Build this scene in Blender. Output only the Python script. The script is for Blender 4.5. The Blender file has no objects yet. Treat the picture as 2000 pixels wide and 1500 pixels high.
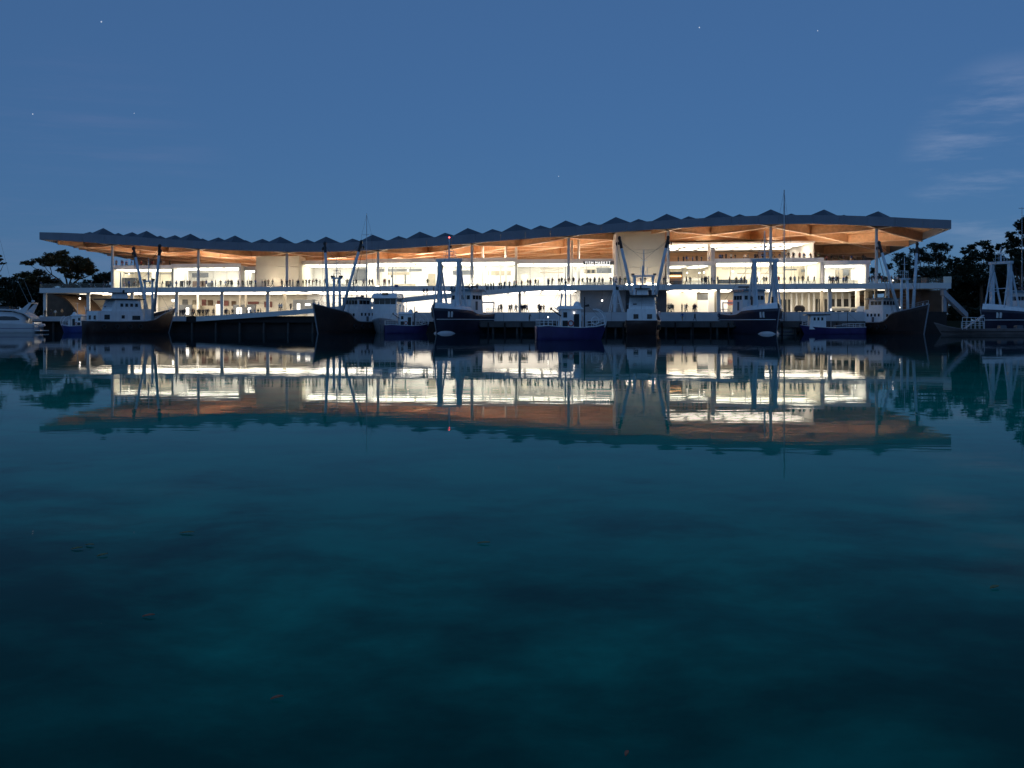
import bpy, bmesh, math, random
from mathutils import Vector, Matrix

# ------------------------------------------------------------------ camera, sky, sun, exposure
sc = bpy.context.scene
C = sc.collection
cam = bpy.data.cameras.new('camera')
camo = bpy.data.objects.new('camera', cam); C.objects.link(camo)
camo.location = (0, 0, 2.2); camo.rotation_euler = (math.pi / 2, 0, 0)
cam.lens = 43.74; cam.sensor_width = 36; cam.shift_y = -0.06
cam.clip_start = 0.2; cam.clip_end = 20000
sc.camera = camo

SUN_EL, SUN_ROT = 16, 205
world = bpy.data.worlds.new('World'); sc.world = world; world.use_nodes = True
wt = world.node_tree; wn = wt.nodes; wl = wt.links
bg = wn['Background']
sky = wn.new('ShaderNodeTexSky'); sky.sky_type = 'NISHITA'; sky.sun_disc = False
sky.sun_elevation = math.radians(SUN_EL); sky.sun_rotation = math.radians(SUN_ROT)
sky.ozone_density = 10; sky.dust_density = 0.0

def wnode(t, **k):
    n = wn.new(t)
    for a, b in k.items(): setattr(n, a, b)
    return n
def vmath(op, a, b):
    n = wnode('ShaderNodeVectorMath', operation=op)
    for i, x in enumerate((a, b)):
        if isinstance(x, (tuple, list)): n.inputs[i].default_value = x
        elif x is not None: wl.new(x, n.inputs[i])
    return n
geo = wnode('ShaderNodeTexCoord')
def cloud_layer(scale, seed, d, lo, hi, col, thr):
    mp = wnode('ShaderNodeMapping'); mp.inputs['Scale'].default_value = scale; mp.inputs['Location'].default_value = (seed, seed * .7, .4)
    mp.inputs['Rotation'].default_value = (0, math.radians(-9), 0)
    wl.new(geo.outputs['Generated'], mp.inputs['Vector'])
    nz = wnode('ShaderNodeTexNoise'); nz.inputs['Scale'].default_value = 1; nz.inputs['Detail'].default_value = 7; nz.inputs['Roughness'].default_value = .62
    wl.new(mp.outputs[0], nz.inputs['Vector'])
    r = wnode('ShaderNodeMapRange'); r.interpolation_type = 'SMOOTHSTEP'; r.inputs[1].default_value = thr; r.inputs[2].default_value = thr + .28
    wl.new(nz.outputs['Fac'], r.inputs[0])
    dt = vmath('DOT_PRODUCT', geo.outputs['Generated'], Vector(d).normalized()[:])
    m = wnode('ShaderNodeMapRange'); m.interpolation_type = 'SMOOTHSTEP'; m.inputs[1].default_value = lo; m.inputs[2].default_value = hi
    wl.new(dt.outputs['Value'], m.inputs[0])
    mu = wnode('ShaderNodeMath', operation='MULTIPLY'); wl.new(r.outputs[0], mu.inputs[0]); wl.new(m.outputs[0], mu.inputs[1])
    sca = vmath('SCALE', col, None); wl.new(mu.outputs[0], sca.inputs['Scale'])
    return sca.outputs[0]
SKY_MUL, SKY_ADD = 0.0175, (0.043, 0.098, 0.210)
a = vmath('SCALE', sky.outputs[0], None); a.inputs['Scale'].default_value = SKY_MUL
b = vmath('ADD', a.outputs[0], SKY_ADD)
c1 = cloud_layer((7, 7, 46), 3.1, (.405, 1, .128), .9962, .9992, (.10, .088, .08), .40)
c2 = cloud_layer((4, 4, 50), 8.3, (-.36, 1, .085), .990, .999, (.022, .012, .012), .44)
b2 = vmath('ADD', b.outputs[0], c1); b3 = vmath('ADD', b2.outputs[0], c2)
wl.new(b3.outputs[0], bg.inputs[0]); bg.inputs[1].default_value = 1.0

sun = bpy.data.lights.new('sun', 'SUN'); sun.energy = 0.30; sun.angle = math.radians(80); sun.color = (.36, .62, 1)
suno = bpy.data.objects.new('sun', sun); C.objects.link(suno)
suno.rotation_euler = (math.radians(90 - SUN_EL), 0, math.radians(-25)); suno.location = (0, -50, 60)

vs = sc.view_settings
sc.display_settings.display_device = 'sRGB'
vs.view_transform = 'Standard'; vs.look = 'None'; vs.exposure = 0; vs.gamma = 1; vs.use_curve_mapping = False
cy = sc.cycles
cy.max_bounces = 7; cy.diffuse_bounces = 4; cy.glossy_bounces = 4; cy.transmission_bounces = 5; cy.transparent_max_bounces = 24
cy.caustics_reflective = False; cy.caustics_refractive = True; cy.sample_clamp_indirect = 3.0; cy.sample_clamp_direct = 0
cy.use_denoising = True
try: cy.denoiser = 'OPENIMAGEDENOISE'
except Exception: pass

# ------------------------------------------------------------------ photo geometry (plan of the place)
F, CZ, HZ = 2430., 2.2, 630.
def pxx(u, Y): return (u - 1000) * Y / F
def pz(v, Y): return CZ + (HZ - v) * Y / F
AX, AY, DX, DY = -110.15, 290., .982, -.1876
def s_of(u, t=0.):
    k = (u - 1000) / F
    return (k * (AY + t) - AX) / (DX - DY * k)
def Wp(s, t, z): return (AX + DX * s, AY + DY * s + t, z)
def Yof(u, t=0.): return AY + DY * s_of(u, t) + t
def BP(u, v, t):
    Y = Yof(u, t); return (pxx(u, Y), Y, pz(v, Y))
SEND = s_of(1858)
YAW = math.atan2(DY, DX)
rnd = random.Random(11)
def lerp_tab(tab, x):
    if x <= tab[0][0]: return tab[0][1]
    for (x0, y0), (x1, y1) in zip(tab, tab[1:]):
        if x <= x1: return y0 + (y1 - y0) * (x - x0) / (x1 - x0)
    return tab[-1][1]
def smooth_tab(tab, x, w):
    return sum(lerp_tab(tab, x + w * k / 3) for k in range(-3, 4)) / 7

# ------------------------------------------------------------------ materials
MATS = {}
def mat(name, col, rough=.6, metal=0., var=.18, scale=1.5, bump=0., stretch=None, streak=0., spec=.5):
    if name in MATS: return MATS[name]
    m = bpy.data.materials.new(name); m.use_nodes = True
    n = m.node_tree.nodes; l = m.node_tree.links; p = n['Principled BSDF']
    p.inputs['Roughness'].default_value = rough; p.inputs['Metallic'].default_value = metal
    p.inputs['Specular IOR Level'].default_value = spec
    tc = n.new('ShaderNodeTexCoord'); mp = n.new('ShaderNodeMapping')
    if stretch: mp.inputs['Scale'].default_value = stretch
    l.new(tc.outputs['Object'], mp.inputs[0])
    nz = n.new('ShaderNodeTexNoise'); nz.inputs['Scale'].default_value = scale; nz.inputs['Detail'].default_value = 5
    l.new(mp.outputs[0], nz.inputs['Vector'])
    mx = n.new('ShaderNodeMix'); mx.data_type = 'RGBA'
    mx.inputs[6].default_value = tuple(max(0, c * (1 - var)) for c in col) + (1,)
    mx.inputs[7].default_value = tuple(min(1, c * (1 + var)) for c in col) + (1,)
    rg = n.new('ShaderNodeMapRange'); rg.inputs[1].default_value = .3; rg.inputs[2].default_value = .7
    l.new(nz.outputs['Fac'], rg.inputs[0]); l.new(rg.outputs[0], mx.inputs[0])
    out = mx.outputs[2]
    if streak:
        m2 = n.new('ShaderNodeMapping'); m2.inputs['Scale'].default_value = (2.2, 2.2, .22); l.new(tc.outputs['Object'], m2.inputs[0])
        n2 = n.new('ShaderNodeTexNoise'); n2.inputs['Scale'].default_value = 1.6; n2.inputs['Detail'].default_value = 6; l.new(m2.outputs[0], n2.inputs['Vector'])
        r2 = n.new('ShaderNodeMapRange'); r2.inputs[1].default_value = .5; r2.inputs[2].default_value = .75; r2.inputs[4].default_value = streak
        l.new(n2.outputs['Fac'], r2.inputs[0])
        m3 = n.new('ShaderNodeMix'); m3.data_type = 'RGBA'; m3.inputs[7].default_value = (.09, .045, .025, 1)
        l.new(out, m3.inputs[6]); l.new(r2.outputs[0], m3.inputs[0]); out = m3.outputs[2]
    l.new(out, p.inputs['Base Color'])
    if bump:
        bp = n.new('ShaderNodeBump'); bp.inputs['Strength'].default_value = bump; bp.inputs['Distance'].default_value = .05
        l.new(nz.outputs['Fac'], bp.inputs['Height']); l.new(bp.outputs[0], p.inputs['Normal'])
    MATS[name] = m; return m
def emit(name, col, st):
    if name in MATS: return MATS[name]
    m = bpy.data.materials.new(name); m.use_nodes = True
    p = m.node_tree.nodes['Principled BSDF']; p.inputs['Base Color'].default_value = (.8, .8, .8, 1)
    p.inputs['Emission Color'].default_value = tuple(col) + (1,); p.inputs['Emission Strength'].default_value = st
    MATS[name] = m; return m
def glass(name, tint=(.93, .96, .95), r=1.0):
    m = bpy.data.materials.new(name); m.use_nodes = True
    n = m.node_tree.nodes; l = m.node_tree.links; n.remove(n['Principled BSDF'])
    t = n.new('ShaderNodeBsdfTransparent'); t.inputs[0].default_value = tint + (1,)
    g = n.new('ShaderNodeBsdfGlossy'); g.inputs['Roughness'].default_value = .02; g.inputs['Color'].default_value = (r, r, r, 1)
    f = n.new('ShaderNodeFresnel'); f.inputs[0].default_value = 1.45
    mx = n.new('ShaderNodeMixShader'); l.new(f.outputs[0], mx.inputs[0]); l.new(t.outputs[0], mx.inputs[1]); l.new(g.outputs[0], mx.inputs[2])
    l.new(mx.outputs[0], n['Material Output'].inputs[0]); MATS[name] = m; return m

M_fascia = mat('zinc_fascia', (.19, .205, .245), .45, .0, .10, .35, streak=.10)
M_roof = mat('dark_roof_panel', (.045, .06, .08), .5, 0, .15, .8)
M_conc = mat('pale_concrete', (.55, .56, .58), .8, 0, .08, .5, .15)
M_slab = mat('white_concrete', (.66, .67, .66), .75, 0, .06, .4)
M_quay = mat('weathered_concrete', (.085, .083, .085), .85, 0, .22, .6, .3, streak=.35)
M_dark = mat('wet_dark_timber', (.016, .010, .010), .7, 0, .35, .8, .3)
M_pave = mat('paving', (.14, .14, .14), .8, 0, .12, 1.2)
M_timber = mat('warm_timber', (.64, .385, .215), .55, 0, .16, .5, stretch=(.25, 3.2, 3.2))
M_soffit = mat('timber_soffit', (.56, .335, .185), .6, 0, .14, .6, stretch=(3.5, .18, 1))
M_flange = mat('pale_timber_edge', (.78, .56, .38), .5, 0, .08, .6)
M_cream = mat('cream_plaster', (.76, .70, .60), .8, 0, .08, .35)
M_white = mat('white_plaster', (.82, .80, .77), .75, 0, .05, .4)
M_tower = mat('pale_tower_panel', (.66, .60, .48), .8, 0, .06, .25)
M_dglaze = mat('dark_glazing', (.10, .105, .115), .4, 0, .35, .5)  # even dark tone for glazing bands, screens and stall fronts
M_clad = mat('beige_cladding', (.30, .26, .20), .7, 0, .2, .5)
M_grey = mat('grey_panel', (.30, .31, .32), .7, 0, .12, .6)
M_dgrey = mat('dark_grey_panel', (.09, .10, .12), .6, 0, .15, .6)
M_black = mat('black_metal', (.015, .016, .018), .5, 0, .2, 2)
M_maroon = mat('maroon_poster', (.20, .07, .06), .6, 0, .35, .9)
M_brown = mat('brown_cladding', (.13, .08, .05), .7, 0, .2, .8)
M_col = mat('column_paint', (.68, .67, .64), .6, 0, .05, 1)
M_steel = mat('galvanised_steel', (.45, .46, .48), .4, .3, .1, 2)
M_bwhite = mat('boat_white_paint', (.80, .81, .82), .4, 0, .07, .7, streak=.16)
M_boom = mat('boom_pale_blue_paint', (.56, .64, .70), .45, 0, .12, 1.2, streak=.12)
M_hbrown = mat('hull_rust_brown', (.036, .018, .016), .55, 0, .4, .5, .2, streak=.4)
M_hnavy = mat('hull_navy', (.030, .030, .055), .4, 0, .25, .6, streak=.14)
M_hpurp = mat('hull_purple_blue', (.040, .032, .125), .4, 0, .2, .8, streak=.08)
M_hblue = mat('hull_blue', (.03, .05, .20), .4, 0, .2, .8)
M_hwhite = mat('hull_gelcoat_white', (.56, .58, .60), .25, 0, .04, .6)
M_hgrey = mat('hull_grey', (.28, .30, .33), .5, 0, .15, .8, streak=.12)
M_barge = mat('barge_weathered_paint', (.17, .145, .14), .6, 0, .2, .8, streak=.25)
M_stair = mat('stair_painted_steel', (.30, .34, .40), .5, 0, .1, 1)
M_win = mat('boat_window', (.012, .016, .022), .12, 0, .2, 2)
M_deck = mat('boat_deck', (.16, .15, .13), .8, 0, .2, 1.5)
M_teal = mat('teal_roof_paint', (.07, .14, .17), .5, 0, .15, 1)
M_red = mat('lifebuoy_red', (.45, .06, .03), .5, 0, .15, 3)
M_wire = mat('wire_rope', (.06, .06, .065), .6, .2, .1, 4)
M_bark = mat('bark', (.09, .06, .04), .9, 0, .3, 3, .4)
M_leafw = mat('warm_lit_leaf', (.11, .085, .03), .7, 0, .45, .25)  # leaf colour warmed and raised to carry the hall's glow
M_leafd = mat('dark_leaf', (.022, .036, .018), .7, 0, .45, .25)
M_glass = glass('clear_glass')
M_bal = glass('balustrade_glass', (.985, .99, .99), .45)
L_ceil = emit('ceiling_light_panel', (1, .90, .73), 3.8)
L_ceilw = emit('market_light_panel', (1, .91, .77), 4.8)
L_fill = emit('fill_light', (1, .86, .62), 52)  # for strips and spots added to brighten towers and columns
L_low = emit('promenade_light_panel', (1, .89, .71), 5.2)
L_up = emit('warm_uplight_and_fill', (1, .83, .64), 27)
L_lamp = emit('lamp_white', (1, .93, .82), 6)
L_warm = emit('lamp_warm', (1, .62, .25), 6)
L_red = emit('lamp_red', (1, .08, .05), 6)
L_sign_door = emit('sign_and_door_glow', (1, .97, .9), 1.6)

# ------------------------------------------------------------------ mesh helpers
class MB:
    def __init__(s): s.v = []; s.f = []
    def add(s, vs, fs):
        o = len(s.v); s.v += [tuple(x) for x in vs]; s.f += [tuple(i + o for i in q) for q in fs]; return s
    def hexa(s, p):   # 0-3 bottom ring, 4-7 top ring
        return s.add(p, [(0, 3, 2, 1), (4, 5, 6, 7), (0, 1, 5, 4), (1, 2, 6, 5), (2, 3, 7, 6), (3, 0, 4, 7)])
    def box(s, x0, x1, y0, y1, z0, z1):
        return s.hexa([(x0, y0, z0), (x1, y0, z0), (x1, y1, z0), (x0, y1, z0), (x0, y0, z1), (x1, y0, z1), (x1, y1, z1), (x0, y1, z1)])
    def taper(s, x0, x1, y0, y1, z0, z1, dx0=0, dx1=0, dy=0):   # top ring inset
        return s.hexa([(x0, y0, z0), (x1, y0, z0), (x1, y1, z0), (x0, y1, z0), (x0 + dx0, y0 + dy, z1), (x1 - dx1, y0 + dy, z1), (x1 - dx1, y1 - dy, z1), (x0 + dx0, y1 - dy, z1)])
    def tube(s, p, q, r0, r1=None, n=8):
        r1 = r0 if r1 is None else r1
        p = Vector(p); q = Vector(q); d = q - p
        if d.length < 1e-6: return s
        d.normalize(); a = d.orthogonal().normalized(); b = d.cross(a)
        vs = []
        for c, r in ((p, r0), (q, r1)):
            for i in range(n):
                t = 2 * math.pi * i / n; vs.append(c + a * (r * math.cos(t)) + b * (r * math.sin(t)))
        fs = [(i, (i + 1) % n, n + (i + 1) % n, n + i) for i in range(n)] + [tuple(range(n))[::-1], tuple(range(n, 2 * n))]
        return s.add(vs, fs)
    def path(s, pts, r, n=6):
        for p, q in zip(pts, pts[1:]): s.tube(p, q, r, r, n)
        return s
    def ell(s, c, rx, ry, rz, nu=12, nv=8, z0=-1., z1=1.):
        vs = []; fs = []
        for j in range(nv + 1):
            ph = math.asin(z0) + (math.asin(z1) - math.asin(z0)) * j / nv
            for i in range(nu):
                th = 2 * math.pi * i / nu
                vs.append((c[0] + rx * math.cos(ph) * math.cos(th), c[1] + ry * math.cos(ph) * math.sin(th), c[2] + rz * math.sin(ph)))
        for j in range(nv):
            for i in range(nu):
                fs.append((j * nu + i, j * nu + (i + 1) % nu, (j + 1) * nu + (i + 1) % nu, (j + 1) * nu + i))
        return s.add(vs, fs)
    def torus(s, c, R, r, axis='y', n=16, m=6):
        vs = []; fs = []
        for i in range(n):
            a = 2 * math.pi * i / n
            for j in range(m):
                b = 2 * math.pi * j / m; q = R + r * math.cos(b); x, y, z = q * math.cos(a), r * math.sin(b), q * math.sin(a)
                if axis == 'x': x, y = y, x
                vs.append((c[0] + x, c[1] + y, c[2] + z))
        for i in range(n):
            for j in range(m):
                fs.append((i * m + j, ((i + 1) % n) * m + j, ((i + 1) % n) * m + (j + 1) % m, i * m + (j + 1) % m))
        return s.add(vs, fs)
    def grid(s, rows):   # rows of points, open sheet
        m = len(rows[0]); vs = [p for r in rows for p in r]
        fs = [(i * m + j, i * m + j + 1, (i + 1) * m + j + 1, (i + 1) * m + j) for i in range(len(rows) - 1) for j in range(m - 1)]
        return s.add(vs, fs)
    def mesh(s, name, off=(0, 0, 0)):
        me = bpy.data.meshes.new(name)
        me.from_pydata([(x - off[0], y - off[1], z - off[2]) for x, y, z in s.v], [], s.f)
        bm = bmesh.new(); bm.from_mesh(me); bmesh.ops.recalc_face_normals(bm, faces=bm.faces); bm.to_mesh(me); bm.free()
        return me
    def build(s, name, m, parent=None, smooth=False, world=False):
        off = (0, 0, 0)
        if parent is not None and world:
            p = parent; off = Vector((0, 0, 0))
            while p is not None: off = off + Vector(p.location); p = p.parent
        if parent is None:
            xs = list(zip(*s.v)); off = ((min(xs[0]) + max(xs[0])) / 2, (min(xs[1]) + max(xs[1])) / 2, min(xs[2]))
        me = s.mesh(name, off); me.materials.append(m)
        if smooth:
            for p in me.polygons: p.use_smooth = True
        o = bpy.data.objects.new(name, me); C.objects.link(o)
        if parent is not None: o.parent = parent
        else: o.location = off
        return o
def tag(o, label=None, cat=None, group=None, kind=None):
    if label: o['label'] = label
    if cat: o['category'] = cat
    if group: o['group'] = group
    if kind: o['kind'] = kind
    return o
def empty(name, loc, rz=0., label=None, cat=None, group=None):
    o = bpy.data.objects.new(name, None); C.objects.link(o); o.location = loc; o.rotation_euler = (0, 0, rz); o.empty_display_size = .5
    return tag(o, label, cat, group)
def copy_tree(o, parent=None):
    c = o.copy(); C.objects.link(c)
    if parent is not None: c.parent = parent
    for ch in list(o.children): copy_tree(ch, c)
    return c
def share(me, name, parent, loc=(0, 0, 0), rz=0.):
    o = bpy.data.objects.new(name, me); C.objects.link(o); o.parent = parent; o.location = loc; o.rotation_euler = (0, 0, rz); return o

# ------------------------------------------------------------------ water, seabed, land
def water_mat():
    m = bpy.data.materials.new('calm_water'); m.use_nodes = True
    n = m.node_tree.nodes; l = m.node_tree.links; n.remove(n['Principled BSDF'])
    tc = n.new('ShaderNodeTexCoord')
    def noise(scale, sx, sy, det):
        mp = n.new('ShaderNodeMapping'); mp.inputs['Scale'].default_value = (sx, sy, 1); l.new(tc.outputs['Object'], mp.inputs[0])
        z = n.new('ShaderNodeTexNoise'); z.inputs['Scale'].default_value = scale; z.inputs['Detail'].default_value = det; z.inputs['Roughness'].default_value = .5
        l.new(mp.outputs[0], z.inputs['Vector']); return z.outputs['Fac']
    b1 = n.new('ShaderNodeBump'); b1.inputs['Strength'].default_value = 1; b1.inputs['Distance'].default_value = .0017
    l.new(noise(1.3, .35, 1, 2), b1.inputs['Height'])
    b2 = n.new('ShaderNodeBump'); b2.inputs['Strength'].default_value = 1; b2.inputs['Distance'].default_value = .0054
    l.new(noise(.24, .4, 1, 3), b2.inputs['Height']); l.new(b1.outputs[0], b2.inputs['Normal'])
    fr = n.new('ShaderNodeFresnel'); fr.inputs[0].default_value = 1.04
    mu = n.new('ShaderNodeMath'); mu.operation = 'MULTIPLY'; mu.inputs[1].default_value = .84; l.new(fr.outputs[0], mu.inputs[0])
    g = n.new('ShaderNodeBsdfGlossy'); g.inputs['Roughness'].default_value = .008; g.inputs['Color'].default_value = (1, 1, 1, 1); l.new(b2.outputs[0], g.inputs['Normal'])
    r = n.new('ShaderNodeBsdfRefraction'); r.inputs['IOR'].default_value = 1.33; r.inputs['Roughness'].default_value = 0; r.inputs['Color'].default_value = (.6, 1, 1, 1)
    l.new(b1.outputs[0], r.inputs['Normal'])
    mx = n.new('ShaderNodeMixShader'); l.new(mu.outputs[0], mx.inputs[0]); l.new(r.outputs[0], mx.inputs[1]); l.new(g.outputs[0], mx.inputs[2])
    l.new(mx.outputs[0], n['Material Output'].inputs[0]); return m
w = MB().grid([[(-3000, y, 0), (3000, y, 0)] for y in (-3000, 600)]).build('water', water_mat()); tag(w, kind='structure')
w.location = (0, -1200, 0)

def seabed_mat():
    m = bpy.data.materials.new('seabed_silt'); m.use_nodes = True
    n = m.node_tree.nodes; l = m.node_tree.links; p = n['Principled BSDF']; p.inputs['Roughness'].default_value = 1; p.inputs['Specular IOR Level'].default_value = 0
    g = n.new('ShaderNodeNewGeometry')
    def noise(sc_, det, off):
        mp = n.new('ShaderNodeMapping'); mp.inputs['Location'].default_value = (off, off, 0); l.new(g.outputs['Position'], mp.inputs[0])
        z = n.new('ShaderNodeTexNoise'); z.inputs['Scale'].default_value = sc_; z.inputs['Detail'].default_value = det; z.inputs['Roughness'].default_value = .6; l.new(mp.outputs[0], z.inputs['Vector']); return z.outputs['Fac']
    r = n.new('ShaderNodeMapRange'); r.interpolation_type = 'SMOOTHSTEP'; r.inputs[1].default_value = .40; r.inputs[2].default_value = .68; l.new(noise(.3, 6, 3.3), r.inputs[0])
    mx = n.new('ShaderNodeMix'); mx.data_type = 'RGBA'; l.new(r.outputs[0], mx.inputs[0])
    mx.inputs[6].default_value = (.005, .45, .31, 1); mx.inputs[7].default_value = (.006, .33, .24, 1)
    # weed mottling; near and left bottom painted darker to dim the water's light
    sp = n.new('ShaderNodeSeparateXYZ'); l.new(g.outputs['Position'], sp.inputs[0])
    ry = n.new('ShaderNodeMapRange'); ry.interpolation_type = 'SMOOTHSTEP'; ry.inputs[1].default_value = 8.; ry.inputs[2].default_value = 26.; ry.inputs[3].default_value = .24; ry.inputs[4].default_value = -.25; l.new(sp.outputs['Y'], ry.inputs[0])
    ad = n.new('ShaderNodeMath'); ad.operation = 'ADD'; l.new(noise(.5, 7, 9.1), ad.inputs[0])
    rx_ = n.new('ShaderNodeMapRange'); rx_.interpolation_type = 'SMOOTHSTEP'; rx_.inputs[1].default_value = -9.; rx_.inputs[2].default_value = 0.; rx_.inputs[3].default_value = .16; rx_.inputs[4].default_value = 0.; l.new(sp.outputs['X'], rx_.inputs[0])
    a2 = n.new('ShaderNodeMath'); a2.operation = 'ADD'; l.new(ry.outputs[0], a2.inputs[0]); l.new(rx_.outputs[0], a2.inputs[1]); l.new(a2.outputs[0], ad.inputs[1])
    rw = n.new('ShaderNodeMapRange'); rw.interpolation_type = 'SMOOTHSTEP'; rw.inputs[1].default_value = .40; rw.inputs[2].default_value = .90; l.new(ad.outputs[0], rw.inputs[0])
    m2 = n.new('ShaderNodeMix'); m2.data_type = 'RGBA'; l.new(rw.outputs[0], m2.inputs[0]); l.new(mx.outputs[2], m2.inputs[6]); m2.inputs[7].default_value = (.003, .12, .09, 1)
    # far bottom painted darker so less light rises through water by the quay
    rd = n.new('ShaderNodeMapRange'); rd.interpolation_type = 'SMOOTHSTEP'; rd.inputs[1].default_value = 35.; rd.inputs[2].default_value = 110.; l.new(sp.outputs['Y'], rd.inputs[0])
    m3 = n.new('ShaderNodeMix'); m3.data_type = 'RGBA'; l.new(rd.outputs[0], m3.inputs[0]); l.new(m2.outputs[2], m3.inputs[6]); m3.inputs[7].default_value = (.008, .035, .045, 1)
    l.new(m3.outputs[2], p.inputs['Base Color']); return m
def seabed_z(x, y):
    d = 1.1 + .035 * max(0, y) if y < 60 else 3.2
    return -d + .22 * math.sin(x * .9 + 1.3 * math.sin(y * .6)) * math.cos(y * .7 + x * .2) + .12 * math.sin(2.3 * x + y)
rows = []
ys = [-40, -10, 0] + [1.0 + .7 * i for i in range(60)] + [48, 60, 90, 140, 220, 320, 420]
for y in ys: rows.append([(x, y, seabed_z(x, y)) for x in ([-900, -200, -60] + [-24 + .8 * i for i in range(61)] + [60, 200, 900])])
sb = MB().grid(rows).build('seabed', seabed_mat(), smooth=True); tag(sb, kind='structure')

# land behind the quay, out to the horizon
M_soil = mat('dark_park_ground', (.05, .055, .03), .95, 0, .3, .2)
g = MB().hexa([(-4000, 316, -3), (*Wp(-.6, 17, 0)[:2], -3), (*Wp(-.6, 60, 0)[:2], -3), (-4000, 4000, -3), (-4000, 316, 2.6), (*Wp(-.6, 17, 0)[:2], 2.6), (*Wp(-.6, 60, 0)[:2], 2.6), (-4000, 4000, 2.6)])
g.hexa([(*Wp(-.6, 60, 0)[:2], -3), (*Wp(SEND + 1.1, 60, 0)[:2], -3), (4000, 4000, -3), (-4000, 4000, -3), (*Wp(-.6, 60, 0)[:2], 2.6), (*Wp(SEND + 1.1, 60, 0)[:2], 2.6), (4000, 4000, 2.6), (-4000, 4000, 2.6)])
g.hexa([(*Wp(SEND + 1.1, 8, 0)[:2], -3), (4000, 270, -3), (4000, 4000, -3), (*Wp(SEND + 1.1, 60, 0)[:2], -3), (*Wp(SEND + 1.1, 8, 0)[:2], 2.6), (4000, 270, 2.6), (4000, 4000, 2.6), (*Wp(SEND + 1.1, 60, 0)[:2], 2.6)])
tag(g.build('ground', M_soil), kind='structure')

# ------------------------------------------------------------------ quay and promenade
def blk(mb, s0, s1, t0, t1, z0, z1):
    return mb.hexa([Wp(s0, t0, z0), Wp(s1, t0, z0), Wp(s1, t1, z0), Wp(s0, t1, z0), Wp(s0, t0, z1), Wp(s1, t0, z1), Wp(s1, t1, z1), Wp(s0, t1, z1)])
S_SPLIT = s_of(720); SRQ = s_of(1850, -8)
ZL, ZR = 3.6, 4.35
q = blk(MB(), -.5, S_SPLIT, -8, 62, ZL - .02, ZL); blk(q, S_SPLIT, SRQ, -8, 62, ZR - .02, ZR)
prom = q.build('promenade', M_pave); tag(prom, kind='structure')
qw = empty('quay', Wp(0, -8, 0)); tag(qw, kind='structure')
seg = 6.0
def run(name, s0, s1, t0, t1, z0, z1, m, par, step=seg, gap=.03, jit=.02):
    k = max(1, round((s1 - s0) / step)); w_ = (s1 - s0) / k
    for i in range(k):
        j = rnd.uniform(-jit, jit)
        blk(MB(), s0 + i * w_ + gap, s0 + (i + 1) * w_ - gap, t0 + j, t1, z0, z1 + j * .3).build(name, m, par, world=True)
run('edge_panel', -.5, s_of(382), -8.4, -7.9, 2.5, ZL - .03, M_conc, qw)
blk(MB(), -.5, S_SPLIT, -6.4, 61, -2.9, 2.6).build('core_wall', M_dark, qw, world=True)
blk(MB(), -.5, S_SPLIT, -7.9, -6.4, 2.2, 3.5).build('deck_beam', M_dark, qw, world=True)
run('retaining_panel', S_SPLIT + .2, s_of(1792, -8), -8.3, -7.9, 2.4, ZR - .03, M_conc, qw, 7.5)
blk(MB(), S_SPLIT, SRQ, -7.9, 61, -2.9, ZR - .05).build('core_wall', M_dark, qw, world=True)
pile = MB().tube((0, 0, -3.4), (0, 0, 2.45), .26, .24, 10).mesh('pile'); pile.materials.append(M_quay)
for i in range(13):
    p = Vector(Wp(1 + i * 5.6, -7.6, 0)) - Vector(qw.location); share(pile, 'pile', qw, p)
lw = empty('lower_wharf', Wp(s_of(1000), -14, 0)); tag(lw, kind='structure')
sA, sB = s_of(935, -14), s_of(1690, -14)
run('deck_edge', sA, sB, -14.2, -13.7, 1.25, 2.47, M_quay, lw, 9)
blk(MB(), sA, sB, -13.7, -8.35, 2.2, 2.5).build('deck', M_pave, lw, world=True)
blk(MB(), sA, sB, -9.4, -8.4, -2.9, 2.2).build('back_wall', M_dark, lw, world=True)
for i in range(15):
    p = Vector(Wp(sA + 3 + i * (sB - sA - 6) / 14, -13.3, -.02)) - Vector(lw.location); o = share(pile, 'pile', lw, p); o.scale = (1, 1, .8)
fd = MB().tube((0, 0, -1), (0, 0, 2.2), .16, .16, 8).mesh('fender_post'); fd.materials.append(M_dark)
for i in range(22):
    p = Vector(Wp(sA + 2 + i * (sB - sA - 4) / 21, -14.42, 0)) - Vector(lw.location); share(fd, 'fender_post', lw, p)

# ------------------------------------------------------------------ market hall
HALL = empty('market_hall', Wp(SEND / 2, 0, 0), label='long two-storey glazed market hall with a wavy timber roof, glowing across the water', cat='building')
HO = Vector(HALL.location)
def part(mb, name, m, par=HALL, smooth=False): return mb.build(name, m, par, smooth, world=True)
def fx(name, u0, v0, u1, v1, t, d, m, par=HALL):   # a box whose front face at depth t covers the given stretch of the photograph
    s0, s1 = s_of(u0, t), s_of(u1, t); Y = (Yof(u0, t) + Yof(u1, t)) / 2
    return part(blk(MB(), s0, s1, t, t + d, pz(v1, Y), pz(v0, Y)), name, m, par)
ZS0, ZS1 = 9.1, 10.25
FAS = [(77, 453, 467), (150, 455.3, 471.5), (216, 459, 477), (280, 463.5, 480), (340, 468.2, 483), (400, 470.8, 486.5), (470, 473.5, 489.3), (540, 475, 491.4), (600, 475.6, 492.2), (640, 475.2, 492), (680, 473.6, 491), (740, 470.3, 488), (800, 466.6, 483.8), (880, 460.8, 478.2), (980, 452.6, 470), (1080, 445, 462.6), (1200, 436.5, 453.6), (1300, 430, 446.6), (1400, 424.3, 441), (1500, 420.2, 437.6), (1560, 419.4, 437), (1600, 419.5, 437.4), (1700, 422, 440.4), (1800, 426.8, 444.8), (1858, 431, 448)]
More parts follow.
